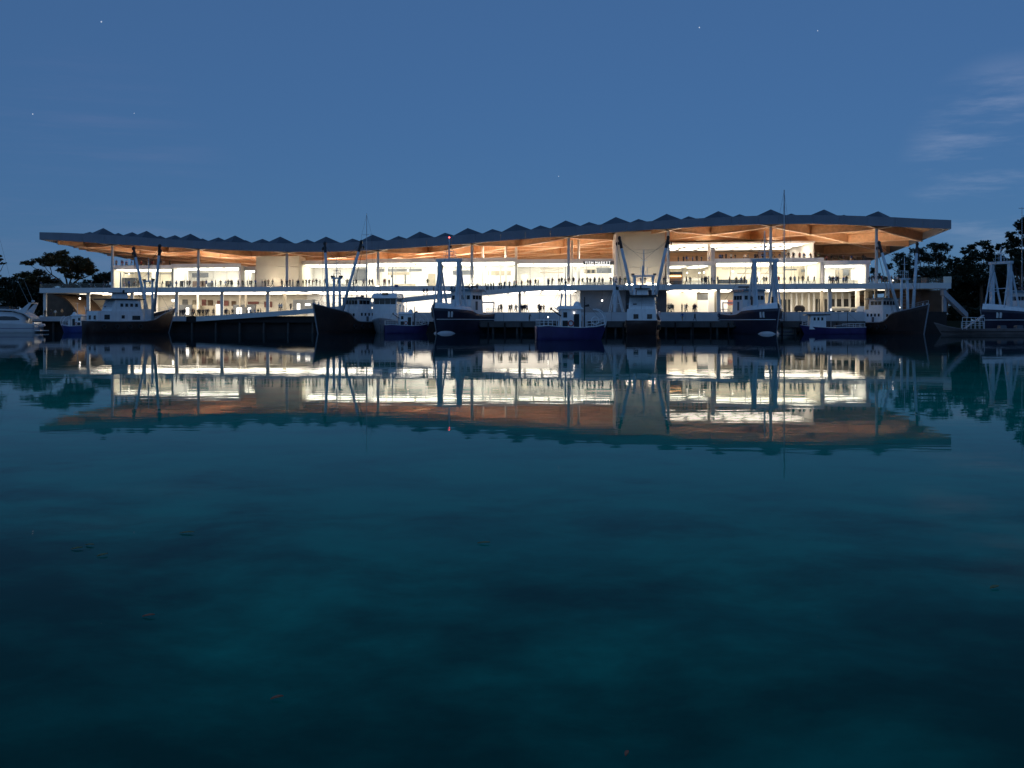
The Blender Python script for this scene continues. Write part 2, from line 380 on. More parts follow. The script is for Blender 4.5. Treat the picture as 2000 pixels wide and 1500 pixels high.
ZT = [(s_of(u), pz(v0, Yof(u))) for u, v0, v1 in FAS]; ZB = [(s_of(u), pz(v1, Yof(u))) for u, v0, v1 in FAS]
def zt(s): return smooth_tab(ZT, s, 5)
def zb(s): return smooth_tab(ZB, s, 5)
DROP = [(0, 1.2), (60, .9), (120, 1.0), (160, 2.6), (SEND, 4.6)]
RD = 66.
def drop(s, t): return smooth_tab(DROP, s, 20) * max(0, t) / RD
NS, NT = 96, 12
S_ = [SEND * i / NS for i in range(NS + 1)]
T_ = [RD * j / NT for j in range(NT + 1)]
part(MB().grid([[Wp(s, t, zt(s) - .02 - drop(s, t)) for t in T_[0:]] for s in S_]), 'roof_deck', M_roof)
part(MB().grid([[Wp(s, t, zb(s) + 1.5 - drop(s, t)) for t in [.36] + T_[1:]] for s in S_]), 'timber_soffit', M_soffit)
# fascia panels, one sheet-metal panel every bay
nb = 37
for i in range(nb):
    a0, a1 = SEND * i / nb + (.02 if i else 0), SEND * (i + 1) / nb - (.02 if i < nb - 1 else 0)
    part(MB().hexa([Wp(a0, 0, zb(a0)), Wp(a1, 0, zb(a1)), Wp(a1, .35, zb(a1)), Wp(a0, .35, zb(a0)), Wp(a0, 0, zt(a0)), Wp(a1, 0, zt(a1)), Wp(a1, .35, zt(a1)), Wp(a0, .35, zt(a0))]), 'fascia_panel', M_fascia)
for s0, d in ((0, .3), (SEND, -.3)):
    for j in range(11):
        t0, t1 = .36 + (RD - .36) * j / 11 + .02, .36 + (RD - .36) * (j + 1) / 11
        z = lambda t, f: f(s0) - drop(s0, t)
        part(MB().hexa([Wp(s0, t0, z(t0, zb)), Wp(s0 + d, t0, z(t0, zb)), Wp(s0 + d, t1, z(t1, zb)), Wp(s0, t1, z(t1, zb)), Wp(s0, t0, z(t0, zt)), Wp(s0 + d, t0, z(t0, zt)), Wp(s0 + d, t1, z(t1, zt)), Wp(s0, t1, z(t1, zt))]), 'fascia_panel', M_fascia)
# diagrid of faceted roof lights
PS, P0 = 10.97, 14.4
for row in range(5):
    t = 5.0 + 5.6 * row
    for k in range(-1, 19):
        s = P0 + PS * k - (PS / 2 if row % 2 else 0)
        hs, ht = PS * (.40 if row == 0 else .44), 5.0
        if s - hs < 1 or s + hs > SEND - 1: continue
        ax = zt(s) + (1.9 if row == 0 else 1.75) - drop(s, t)
        if s < 12 or s > 196: ax -= .5
        pts = [Wp(s - hs, t, zt(s - hs) - drop(s, t) - .05), Wp(s, t - ht * .86, zt(s) - drop(s, t) - .05), Wp(s + hs, t, zt(s + hs) - drop(s, t) - .05), Wp(s, t + ht, zt(s) - drop(s, t) - .05), Wp(s, t, ax)]
        part(MB().add(pts, [(0, 1, 4), (1, 2, 4), (2, 3, 4), (3, 0, 4), (3, 2, 1, 0)]), 'roof_pyramid', M_roof)
# timber beams of the diagrid under the soffit
CS, C0 = 21.45, 17.4
def beam(pts, wd, name='timber_beam'):
    mb = MB(); rings = []
    for i, (s, t) in enumerate(pts):
        p = Vector(Wp(s, t, 0)); a = Vector(Wp(*pts[max(0, i - 1)], 0)); b = Vector(Wp(*pts[min(len(pts) - 1, i + 1)], 0))
        d = (b - a).normalized(); nrm = Vector((-d.y, d.x, 0)) * wd / 2
        z0 = zb(s) + .10 - .42 * min(1, max(0, t - .5) / 6) - drop(s, t); z1 = zb(s) + 1.48 - drop(s, t)
        rings.append([tuple(p + nrm + Vector((0, 0, z0))), tuple(p - nrm + Vector((0, 0, z0))), tuple(p - nrm + Vector((0, 0, z1))), tuple(p + nrm + Vector((0, 0, z1)))])
    for r in rings: r.append(r[0])
    mb.grid(rings); mb.f.append((0, 1, 2, 3)); o = len(mb.v) - 5; mb.f.append((o, o + 1, o + 2, o + 3))
    bo = part(mb, name, M_timber)
    rings = []
    for i, (s, t) in enumerate(pts):
        p = Vector(Wp(s, t, 0)); a = Vector(Wp(*pts[max(0, i - 1)], 0)); b = Vector(Wp(*pts[min(len(pts) - 1, i + 1)], 0))
        d = (b - a).normalized(); nrm = Vector((-d.y, d.x, 0)) * (wd / 2 + .12)
        z1 = zb(s) + .098 - .42 * min(1, max(0, t - .5) / 6) - drop(s, t); z0 = z1 - .14
        rings.append([tuple(p + nrm + Vector((0, 0, z0))), tuple(p - nrm + Vector((0, 0, z0))), tuple(p - nrm + Vector((0, 0, z1))), tuple(p + nrm + Vector((0, 0, z1)))])
    for r in rings: r.append(r[0])
    part(MB().grid(rings), 'beam_flange', M_flange, bo)
H2 = CS / 2
for k in range(-4, 14):
    for sg in (-1, 1):
        pts = []
        for i in range(0, 25):
            t = .5 + i * 2.68; s = C0 + CS * k + sg * (t - 3) * H2 / 11.
            if .5 <= s <= SEND - .5 and t < RD - .4: pts.append((s, t))
        if len(pts) > 1: beam(pts, .42)
for t in (25., 47.):
    beam([(.6 + (SEND - 1.2) * i / 40, t) for i in range(41)], .3, 'timber_purlin')
# columns
for k in range(9):
    s = C0 + CS * k; t = 3.
    c = MB().tube(Wp(s, t, ZS1), Wp(s, t, zb(s) - .02), .34, .30, 14); part(c, 'column', M_col)
    part(MB().tube(Wp(s, t, zb(s) - .02), Wp(s, t, zb(s) + 1.0), .3, .65, 10), 'column_head', M_timber)
    if 2 < k < 8: part(blk(MB(), s - .35, s + .35, 1.3, 1.8, ZS1 + .02, ZS1 + .06), 'column_fill', L_fill)  # added spots that brighten the column fronts
for u in (1117, 1130, 943, 988, 1008):
    s = s_of(u, 16); part(MB().tube(Wp(s, 16, ZS1), Wp(s, 16, zb(s) - drop(s, 16) + .3), .3, .3, 12), 'column', M_col)
for s in [.7 + 11.05 * k for k in range(6)] + [156.5, 167.9, 179.3, 190.8, 202.0]:
    part(blk(MB(), s - .36, s + .36, 1.5, 2.2, (ZL if s < S_SPLIT else ZR), ZS0 + .02), 'column', M_col)
# first-floor slab, with the gap where the ramp lands
sG0, sG1 = s_of(852), s_of(1090)
run('slab_edge', 0, sG0, -.02, .5, ZS0, ZS1, M_slab, HALL, 11.05, .012, .0)
run('slab_edge', sG1, SEND, -.02, .5, ZS0, ZS1, M_slab, HALL, 11.05, .012, .0)
part(blk(MB(), 0, SEND, .51, 62, ZS0 + .03, ZS1 - .03), 'floor_slab', M_white)
# sweeping ramp from the promenade up to the first floor
RAMP = [(383, 618.5), (430, 615.5), (480, 612), (540, 608), (600, 603.5), (660, 598), (700, 593.5), (745, 587.5), (790, 581), (850, 575), (900, 571), (955, 566.6), (1010, 561.6), (1050, 558.6), (1085, 556.8), (1120, 556)]
def ramp_t(u): return -9.2 + 9.0 * max(0, min(1, (u - 700) / 380.)) ** 1.3
rtop = []
for i in range(60):
    u = 383 + (1092 - 383) * i / 59; t = ramp_t(u); rtop.append((u, t, pz(smooth_tab(RAMP, u, 12), Yof(u, t))))
RTAB = [(u, z) for u, t, z in rtop]
def ramp_z(u): return lerp_tab(RTAB, u)
for i in range(59):
    (u0, t0, z0), (u1, t1, z1) = rtop[i], rtop[i + 1]; s0, s1 = s_of(u0, t0) + .01, s_of(u1, t1) - .01
    th = 1.05
    part(MB().hexa([Wp(s0, t0, z0 - th), Wp(s1, t1, z1 - th), Wp(s1, t1 + .35, z1 - th), Wp(s0, t0 + .35, z0 - th), Wp(s0, t0, z0), Wp(s1, t1, z1), Wp(s1, t1 + .35, z1), Wp(s0, t0 + .35, z0)]), 'ramp_edge', M_slab)
rr = [[Wp(s_of(u, t), t + d, z - zz) for d, zz in ((.36, .06), (6.2, .06), (6.2, .8), (.36, .8), (.36, .06))] for u, t, z in rtop]
part(MB().grid(rr), 'ramp_deck', M_pave)
for u in (640, 760, 1015):
    t = ramp_t(u) + 3; s = s_of(u, t); part(MB().tube(Wp(s, t, 2.4), Wp(s, t, ramp_z(u) - .8), .3, .3, 12), 'ramp_post', M_col)
# balustrade glass
def balus(s0, s1, t, zf, step=2.76, h=1.08, name='balustrade_pane'):
    k = max(1, round((s1 - s0) / step)); w_ = (s1 - s0) / k
    for i in range(k):
        a0, a1 = s0 + i * w_ + .03, s0 + (i + 1) * w_ - .03
        part(blk(MB(), a0, a1, t, t + .025, zf + .05, zf + h), name, M_bal)
balus(0, sG0, .2, ZS1); balus(sG1, SEND, .2, ZS1)
for i in range(18):
    u0, u1 = 600 + i * 27, 600 + i * 27 + 26
    if u1 > 1085: break
    p0, p1 = (s_of(u0, ramp_t(u0)), ramp_t(u0) + .15, ramp_z(u0)), (s_of(u1, ramp_t(u1)), ramp_t(u1) + .15, ramp_z(u1))
    part(MB().hexa([Wp(p0[0], p0[1], p0[2]), Wp(p1[0], p1[1], p1[2]), Wp(p1[0], p1[1] + .03, p1[2]), Wp(p0[0], p0[1] + .03, p0[2]), Wp(p0[0], p0[1], p0[2] + 1.05), Wp(p1[0], p1[1], p1[2] + 1.05), Wp(p1[0], p1[1] + .03, p1[2] + 1.05), Wp(p0[0], p0[1] + .03, p0[2] + 1.05)]), 'balustrade_pane', M_bal)

# glazed rooms on the first floor: walls, roof slab, glass front, ceiling lights
def strip_lights(s0, s1, ts, z, m, ln=4.2, gap=2.2, wd=.5, name='ceiling_light', up=False):
    for t in ts:
        k = max(1, int((s1 - s0 - 1) / (ln + gap)))
        st = (s1 - s0) / k
        for i in range(k):
            c = s0 + st * (i + .5)
            part(blk(MB(), c - ln / 2, c + ln / 2, t, t + wd, z, z + .05), name, m)
ROOMS = [  # u0, u1, roof top v, front t, depth, wall material
    (219, 336, 521.5, 9, 15, M_cream), (337, 470, 518.5, 9, 16, M_white), (588, 716, 512, 12, 16, M_white), (472, 499, 524, 13, 11, M_white),
    (716, 1008, 508, 11, 18, M_white), (1008, 1202, 509.5, 12, 16, M_white), (1301, 1396, 514, 10, 16, M_cream),
    (1397, 1606, 508, 9, 18, M_cream), (1609, 1697, 512.5, 9, 14, M_white)]
ROOMZ = []
for (u0, u1, v, t, dp, wm) in ROOMS:
    s0, s1 = s_of(u0, t), s_of(u1, t); Y = (Yof(u0, t) + Yof(u1, t)) / 2; z1 = pz(v, Y); z0 = z1 - .55
    ROOMZ.append((s0, s1, t, dp, z1))
    part(blk(MB(), s0 - .2, s1 + .2, t - .6, t + dp, z0, z1), 'room_roof', M_white)
    part(blk(MB(), s0, s1, t + dp - .3, t + dp - .02, ZS1, z0 - .01), 'back_wall', wm)
    for sx in (s0, s1 - .2): part(blk(MB(), sx, sx + .2, t + .1, t + dp - .31, ZS1, z0 - .01), 'side_wall', wm)
    k = max(2, round((s1 - s0) / 3.4)); w_ = (s1 - s0) / k
    for i in range(k):
        part(blk(MB(), s0 + i * w_ + .05, s0 + (i + 1) * w_ - .05, t, t + .04, ZS1 + .02, z0 - .02), 'glass_pane', M_glass)
        if i: part(blk(MB(), s0 + i * w_ - .04, s0 + i * w_ + .04, t - .03, t + .07, ZS1 + .02, z0 - .02), 'mullion', M_steel)
    strip_lights(s0 + .5, s1 - .5, [t + .9 + 3.75 * i for i in range(int((dp - 1.2) / 3.75))], z0 - .08, L_ceil if wm is M_cream else L_ceilw, 3.2, .1, 3.4)
    part(blk(MB(), s0 - .2, s1 + .2, t - .6, t - .45, z1 + .002, z1 + .4), 'parapet', M_white)
    strip_lights(s0 + .5, s1 - .5, (t + 3.5, t + dp * .75), z1 + .05, L_up, 4.5, 3.5, 1.6, 'uplight')
# pavilion on the upper terrace at the right
s0, s1 = s_of(1301, 20), s_of(1592, 20)
part(blk(MB(), s0, s1, 20, 54, 19.9, 20.3), 'pavilion_roof', M_white)
part(blk(MB(), s0, s1, 53.5, 54, 15.4, 19.9), 'pavilion_wall', M_timber)
part(blk(MB(), s1 - .3, s1, 21, 53.4, 15.6, 19.9), 'pavilion_wall', M_white)
part(blk(MB(), s0, SEND - 16, 25, 60, 15.2, 15.55), 'terrace_deck', M_pave)
strip_lights(s0 + 1, s1 - 1, (24, 36), 19.82, L_ceil, 3.4, .4, 7)
strip_lights(s0 + 1, s1 - 1, (23,), 20.35, L_up, 2, 8, .5, 'uplight')
for u in (1385,): 
    s = s_of(u, 20.5); part(blk(MB(), s - .3, s + .3, 20.4, 21, 15.5, 19.9), 'pavilion_post', M_col)
# rear wall closing the hall
ra, rb = s_of(262, 60), s_of(1690, 60)
for i in range(24):
    s0_, s1_ = ra + (rb - ra) * i / 24 + .01, ra + (rb - ra) * (i + 1) / 24 - .01; sm_ = (s0_ + s1_) / 2
    part(blk(MB(), s0_, s1_, 60, 60.4, ZS1, zb(sm_) + 1.3 - drop(sm_, 60)), 'rear_wall_panel', M_timber)
strip_lights(30, 180, (42,), ZS1 + .1, L_up, 4.0, 5, 1.5, 'soffit_fill')  # this and the next strips: unseen fill added to brighten the soffit
strip_lights(3, 15, (10, 16), ZS1 + .02, L_up, 3, 3, .6, 'soffit_fill')
strip_lights(186, 199, (9, 14), ZS1 + .02, L_up, 3, 2, .6, 'soffit_fill')
strip_lights(14, 184, (5.5,), ZS1 + .02, L_up, 3, 6, .5, 'soffit_fill')
# two pale lift towers
def tower(u0, u1, vtop, t, dp):
    s0, s1 = s_of(u0, t), s_of(u1, t); zt_ = pz(vtop, (Yof(u0, t) + Yof(u1, t)) / 2)
    n_ = 3; zz = [ZS1 + (zt_ - ZS1) * i / n_ for i in range(n_ + 1)]
    for i in range(n_): part(blk(MB(), s0, s1, t, t + dp, zz[i] + .015, zz[i + 1] - .015), 'tower_block', M_tower)
tower(500, 584, 500, 8, 9); tower(1206, 1299, 452, 6, 10)
fx('tower_reveal', 1203, 454, 1206, 553, 6.2, 9, M_white)
# unseen fill strips added on the slab to brighten the tower faces
for u0, u1, t in ((505, 580, 3.6), (1210, 1296, 1.2)):
    strip_lights(s_of(u0, t), s_of(u1, t), (t,), ZS1 + .06, L_fill, 2, 1, .6, 'tower_fill')

# market sign
fx('sign_board', 1139, 510, 1203, 517, 11.2, .2, M_dgrey)
def letters(txt, u0, u1, v, t, h, m):
    adv = {'I': .42, 'M': 1.12, ' ': .55}; tot = sum(adv.get(c, 1.) for c in txt); a_ = 0.
    pL, pR = Vector(BP(u0, v, t)), Vector(BP(u1, v, t))
    for c in txt:
        w_ = adv.get(c, 1.)
        if c != ' ':
            cu = bpy.data.curves.new('letter', 'FONT'); cu.body = c; cu.size = 1.0; cu.extrude = .04; cu.align_x = 'CENTER'; cu.align_y = 'CENTER'
            to = bpy.data.objects.new('tmp', cu); C.objects.link(to)
            me = bpy.data.meshes.new_from_object(to.evaluated_get(bpy.context.evaluated_depsgraph_get())); bpy.data.objects.remove(to)
            me.materials.clear(); me.materials.append(m)
            o = bpy.data.objects.new('sign_letter', me); C.objects.link(o); o.parent = HALL
            o.location = pL.lerp(pR, (a_ + w_ / 2) / tot) - HO; o.rotation_euler = (math.pi / 2, 0, YAW); o.scale = (h / .72 * .85, h / .72, 1)
        a_ += w_
letters('FISH MARKET', 1142, 1193, 513.5, 11.05, .6, L_sign_door)

# interior fit-out, first floor
for a_ in [
    ('bar_front', 222, 542.5, 268, 560, 16, 1, M_black), ('louvre', 224, 528, 300, 530.5, 18, .3, M_dglaze), ('louvre', 224, 533, 262, 535, 18, .3, M_dglaze),
    ('bar_front', 323, 548.5, 362, 560, 15, 1, M_black), ('bar_front', 376, 549, 400, 560, 15, 1, M_brown), ('bar_front', 405, 552, 416, 560, 14, .8, M_dgrey),
    ('window_band', 375, 533, 407, 542, 22, .2, M_dglaze), ('pillar', 296, 524, 302, 560, 14, .6, M_white), ('pillar', 358, 524, 366, 560, 14, .6, M_white), ('louvre', 305, 534, 340, 535.5, 16, .2, M_dgrey),
    ('room_post', 466, 520, 470, 560, 8.4, .5, M_col), 
    ('window_band', 691, 526, 716, 548, 26, .2, M_dglaze), ('pillar', 728, 512, 734, 559, 18, .6, M_white), ('pillar', 752, 512, 756, 559, 18, .6, M_cream),
    ('window_band', 735, 525, 751, 531, 26, .2, M_dglaze), ('window_band', 757, 525, 824, 530.5, 26, .2, M_dglaze), ('window_band', 757, 531.5, 800, 537, 26, .2, M_clad), ('partition', 836, 534, 851, 559, 22, .3, M_clad), ('partition', 790, 536, 793, 559, 20, .4, M_dglaze),
    ('pillar', 809, 508, 813, 519, 14, .5, M_timber), ('window_band', 884, 528, 926, 537, 26, .2, M_dglaze), ('window_band', 952, 529, 998, 538, 26, .2, M_clad), ('pillar', 955, 510, 959, 556, 17, .5, M_white), ('pillar', 976, 510, 979, 556, 17, .5, M_cream),
    ('louvre', 745, 514, 900, 515.5, 15, .3, M_clad), ('louvre', 960, 517, 1130, 518.5, 20, .3, M_clad), ('louvre', 1055, 524, 1100, 526, 24, .3, M_clad), ('louvre', 1055, 531, 1100, 533, 24, .3, M_clad), ('partition', 1018, 536, 1030, 556, 22, .3, M_cream), ('partition', 1040, 543, 1060, 556, 22, .3, M_cream),
    ('window_band', 1141, 526, 1164, 534, 20, .2, M_clad), ('dark_window', 1147, 527, 1152, 533, 19.8, .15, M_black), ('dark_window', 1156, 527, 1161, 533, 19.8, .15, M_black), ('screen', 1165, 523, 1201, 533.5, 20, .2, M_dglaze), ('pillar', 1128, 512, 1133, 555, 15, .5, M_white),
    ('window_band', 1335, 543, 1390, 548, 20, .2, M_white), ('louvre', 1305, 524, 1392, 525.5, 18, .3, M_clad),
    ('room_post', 1389, 483, 1396, 553, 9.6, .6, M_col), ('bar_front', 1402, 546, 1460, 554, 17, .8, M_black), ('louvre', 1410, 524, 1500, 525.5, 18, .3, M_clad), ('louvre', 1440, 533, 1530, 534.5, 20, .3, M_clad), ('partition', 1480, 532, 1486, 553, 18, .3, M_white), ('partition', 1560, 522, 1598, 545, 24, .3, M_clad), ('screen', 1565, 526, 1594, 531, 23.8, .2, M_dglaze), ('louvre', 1530, 525, 1556, 528, 20, .2, M_dglaze),
    ('room_post', 1603, 512, 1608, 553, 8.4, .5, M_col), ('room_post', 1692, 515, 1698, 553, 8.4, .5, M_col), ('partition', 1632, 527, 1660, 545, 20, .3, M_clad), ('glass_screen', 1647, 526, 1658, 538, 19.8, .2, M_dglaze), ('dark_doorway', 1678, 535, 1692, 553, 16, .4, M_black), ('pillar', 1664, 527, 1670, 553, 17, .5, M_white)]:
    fx(*a_)
# ground floor: back wall, ceiling lights, market stalls and shop fronts
part(blk(MB(), s_of(150, 27), s_of(1130, 27), 27, 27.3, ZL, ZS0), 'back_wall', M_cream)
part(blk(MB(), s_of(1300, 27), s_of(1705, 27), 27, 27.3, ZR, ZS0), 'back_wall', M_cream)
part(blk(MB(), s_of(600, 26), s_of(1132, 26), 26, 26.3, ZL, ZS0 - .01), 'bright_wall', M_white)
strip_lights(s_of(175, 5), s_of(590, 5), (3.5, 13), ZS0 - .05, L_low, 3.2, .4, 7.5)
strip_lights(s_of(600, 5), s_of(1128, 5), (3.5, 11, 18.5), ZS0 - .05, L_ceilw, 3.2, .4, 6.6)
strip_lights(s_of(1310, 5), s_of(1690, 5), (3.5, 13), ZS0 - .05, L_low, 3.2, .4, 7.5)
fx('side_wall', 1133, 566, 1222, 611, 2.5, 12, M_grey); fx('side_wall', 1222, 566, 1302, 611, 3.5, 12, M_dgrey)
for a_ in [('pillar', 553, 572, 558, 612, 14, .7, M_clad), ('pillar', 467, 573, 469, 600, 18, .4, M_clad), ('pillar', 478, 574, 481, 600, 18, .4, M_clad), ('pillar', 384, 572, 387, 605, 14, .5, M_white), ('pillar', 300, 572, 306, 618, 12, .6, M_white),
    ('shop_front', 356, 585, 366, 597, 26.6, .3, M_dglaze), ('shop_front', 376, 586, 382, 597, 26.6, .3, M_clad), ('shop_front', 394, 585, 402, 597, 26.6, .3, M_maroon), ('shop_front', 406, 586, 415, 597, 26.6, .3, M_brown), ('shop_front', 424, 587, 446, 597, 26.6, .3, M_maroon), ('shop_front', 452, 588, 460, 597, 26.6, .3, M_brown), ('shop_front', 484, 589, 505, 594, 26.6, .3, M_maroon), ('shop_front', 516, 589, 531, 600, 26.6, .3, M_maroon),
    ('stall_wall', 348, 595, 375, 617, 22, 1, M_dglaze), ('stall_wall', 376, 595, 390, 617, 21, 1.2, M_clad), ('stall_wall', 391, 597, 420, 616, 22.5, 1, M_clad), ('stall_wall', 455, 595, 498, 616, 20, 1.4, M_dglaze), ('stall_wall', 572, 585, 615, 610, 20, 1.2, M_dglaze), ('glow_door', 363, 601, 369, 614, 21.8, .15, L_sign_door), ('glow_door', 462, 601, 472, 613, 19.8, .15, L_sign_door), ('glow_door', 484, 601, 490, 611, 19.8, .15, L_sign_door), ('glow_door', 580, 593, 586, 606, 19.8, .15, L_sign_door), ('glow_door', 596, 593, 606, 597, 19.8, .15, L_sign_door), ('pillar', 421, 594, 431, 617, 19, .6, M_white),  # white doors are no lamps; a glow is put into their material
    ('roof_beam', 200, 574, 262, 577, 8, .4, M_cream), ('roof_beam', 700, 574, 1128, 576, 10, .4, M_white),
    ('stall_wall', 1363, 586, 1396, 610, 16, 1.4, M_white), ('shop_front', 1363, 574, 1385, 586, 20, .4, M_dglaze), ('wall_panel', 1300, 566, 1361, 612, 17, .4, M_cream), ('pillar', 1384, 570, 1395, 611, 8, .8, M_white), ('pillar', 1396, 568, 1400, 611, 6, .6, M_clad), ('shop_front', 1421, 586, 1440, 596, 20, .4, M_maroon), ('stall_wall', 1408, 586, 1421, 611, 20, .5, M_white),
    ('pillar', 1603, 566, 1608, 611, 8, .6, M_clad), ('pillar', 1672, 567, 1679, 611, 10, .7, M_cream), ('pillar', 1690, 568, 1696, 611, 6, .7, M_clad), ('pillar', 1709, 566, 1714, 612, 3.5, .7, M_clad)]:
    fx(*a_)
for u0, u1 in ((1523, 1527), (1532, 1536), (1540, 1544), (1594, 1597), (1600, 1604), (1611, 1621), (1625, 1631), (1635, 1644), (1649, 1658), (1663, 1674), (1680, 1689)):
    fx('dark_window', u0, 585 - (0 if u0 < 1590 else 1), u1, 610, 26.5, .3, M_black)
for u in (1546, 1556, 1567, 1580, 1590, 1623, 1633, 1646, 1660):
    fx('wall_pier', u - 1.6, 572, u + 1.6, 611, 25.6, .6, M_white)
# curved side walls closing the ends of the ground floor
def curved_wall(pts, t0, t1, m, name):
    rows = [[Wp(s_of(u, t0), t0, pz(v, Yof(u, t0))), Wp(s_of(u, t0), t1, pz(v, Yof(u, t0)))] for u, v in pts]
    mb = MB().grid(rows); rows2 = [[(x, y, z - .5) for x, y, z in r] for r in rows]; mb.grid(rows2)
    for e in (0, 1):
        mb.grid([[a[e] for a in rows], [a[e] for a in rows2]])
    part(mb, name, m, smooth=False)
curved_wall([(92, 573.5), (105, 574.5), (117, 577), (127, 582), (136, 590), (144, 599), (150, 607), (154, 616)], 8, 34, M_brown, 'curved_stair_wall')
part(blk(MB(), s_of(88, 20), s_of(150, 20), 20, 20.3, ZL, ZS0), 'end_wall', M_brown)
part(blk(MB(), s_of(1728, 12), s_of(1852, 12), 12, 12.4, ZR, ZS0), 'end_wall', M_brown)
curved_wall([(1690, 575), (1676, 577), (1692, 583), (1715, 590), (1726, 598)], 20, 26, M_brown, 'curved_stair_wall')
strip_lights(s_of(1700, 9), s_of(1745, 9), (9,), ZS0 - .05, L_ceil, 3, 3)
strip_lights(s_of(140, 9), s_of(175, 9), (12,), ZS0 - .05, L_ceil, 3, 3)
# outside stair bracket at the right end
pA, pB = BP(1848, 565, -1), BP(1891, 612, -3)
d = Vector(pB) - Vector(pA)
part(MB().hexa([tuple(Vector(pA) + Vector(o)) for o in ((-.5, 0, -1.1), (-.5, 2, -1.1), (-.5, 2, .1), (-.5, 0, .1))] + [tuple(Vector(pB) + Vector(o)) for o in ((0, 0, -1.0), (0, 2, -1.0), (0, 2, .1), (0, 0, .1))]), 'stair_flight', M_stair)
fx('end_column', 1842.5, 566, 1848.5, 630, -.6, .7, M_stair)
fx('terrace_screen', 1843, 540, 1858.5, 552.5, 2, .2, M_cream)
fx('terrace_screen', 1800, 542, 1810, 552.5, 8, .2, M_brown)

# ------------------------------------------------------------------ loose things in the hall
def thing(name, u0, v0, u1, v1, t, d, m, label, cat, group=None, z0=None):
    s0, s1 = s_of(u0, t), s_of(u1, t); Y = (Yof(u0, t) + Yof(u1, t)) / 2
    zb_ = z0 if z0 is not None else pz(v1, Y); zt_ = pz(v0, Y)
    e = empty(name, Wp((s0 + s1) / 2, t + d / 2, zb_), YAW, label, cat, group); return e, (s1 - s0), d, zt_ - zb_
def kiosk():
    e, w_, d_, h = thing('food_kiosk', 1301, 531, 1334, 554, 11.2, 2.2, M_black, 'dark food kiosk with amber lit counter beside the pale right tower', 'kiosk', z0=ZS1)
    MB().box(-w_ / 2, w_ / 2, -d_ / 2, d_ / 2, h - .5, h).build('kiosk_canopy', M_black, e)
    MB().box(-w_ / 2, w_ / 2, -d_ / 2 + .1, d_ / 2, 0, 1.1).build('counter', M_brown, e)
    MB().box(-w_ / 2, w_ / 2, d_ / 2 - .1, d_ / 2, 1.1, h - .5).build('back_panel', M_timber, e)
    for sx in (-1, 1): MB().box(sx * w_ / 2 - .06, sx * w_ / 2 + .06, -d_ / 2, -d_ / 2 + .12, 1.1, h - .5).build('post', M_black, e)
    MB().box(-w_ / 2 + .3, w_ / 2 - .3, d_ / 2 - .25, d_ / 2 - .12, h - .95, h - .75).build('lamp_strip', L_warm, e)
kiosk()
def counter(u0, u1, t, z, m, label, hgt=1.05):
    s0, s1 = s_of(u0, t), s_of(u1, t); e = empty('service_counter', Wp((s0 + s1) / 2, t, z), YAW, label, 'counter', 'service counters in the hall'); w_ = (s1 - s0) / 2
    MB().box(-w_, w_, -.4, .4, .1, hgt - .06).build('counter_body', m, e); MB().box(-w_ - .05, w_ + .05, -.46, .46, hgt - .06, hgt).build('countertop', M_white, e); MB().box(-w_ + .1, w_ - .1, -.34, .34, 0, .1).build('plinth', M_black, e)
counter(425, 452, 14, ZS1, M_cream, 'cream service counter in the glass room left of the pale left tower')
counter(640, 690, 16, ZS1, M_white, 'long white counter in the bright room right of the left tower')
counter(770, 812, 17, ZS1, M_tower, 'beige counter behind the tall thin boat mast near the slab end')
counter(905, 950, 17, ZS1, M_white, 'white counter behind the navy trawler gantry')
counter(1045, 1095, 18, ZS1, M_white, 'white counter behind people at the head of the ramp')
counter(1140, 1195, 15, ZS1, M_white, 'white counter below the market sign')
counter(1340, 1385, 16, ZS1, M_white, 'pale counter right of the dark food kiosk')
counter(1545, 1595, 15, ZS1, M_white, 'white display counter left of the far right glass room')
counter(1620, 1675, 13, ZS1, M_cream, 'cream counter inside the far right glass room')
def pendant(u, v, t, label, r=.28, cei=None, m=L_lamp):
    Y = Yof(u, t); z = pz(v, Y); e = empty('pendant_lamp', (pxx(u, Y), Y, z - r), 0, label, 'lamp', 'hanging lamps')
    MB().ell((0, 0, r), r, r, r, 10, 6).build('globe', m, e, True)
    MB().tube((0, 0, 2 * r - .02), (0, 0, (cei or z + 1.5) - (z - r)), .025, .025, 5).build('cord', M_wire, e)
for u, v, t, lb in ((1342, 533, 15, 'round lamp hanging right of the dark kiosk, left of the brighter pair'), (1366, 533, 15, 'left of two round lamps near the white room post'), (1375, 532, 17, 'right of two round lamps near the white room post'), (1431, 530, 15, 'round lamp hanging left of the right navy trawler gantry'), (797, 528, 15, 'round lamp hanging in the room behind the white cabin boat'), (716, 524, 16, 'round lamp beside the thin tall mast left of centre'), (252, 535, 13, 'round lamp in the far left glass room'), (1670, 544, 13, 'round lamp in the far right glass room')):
    pendant(u, v, t, lb, .17, 14.6)
pendant(1176, 587, .8, 'single bright lamp hanging on the dark wall under the slab', .17, ZS0)
pendant(156, 583, 6, 'round lamp under the left end of the slab', .22, ZS0)
pendant(338, 587, 8, 'cluster lamp glowing under the slab behind the far left trawler', .3, ZS0)
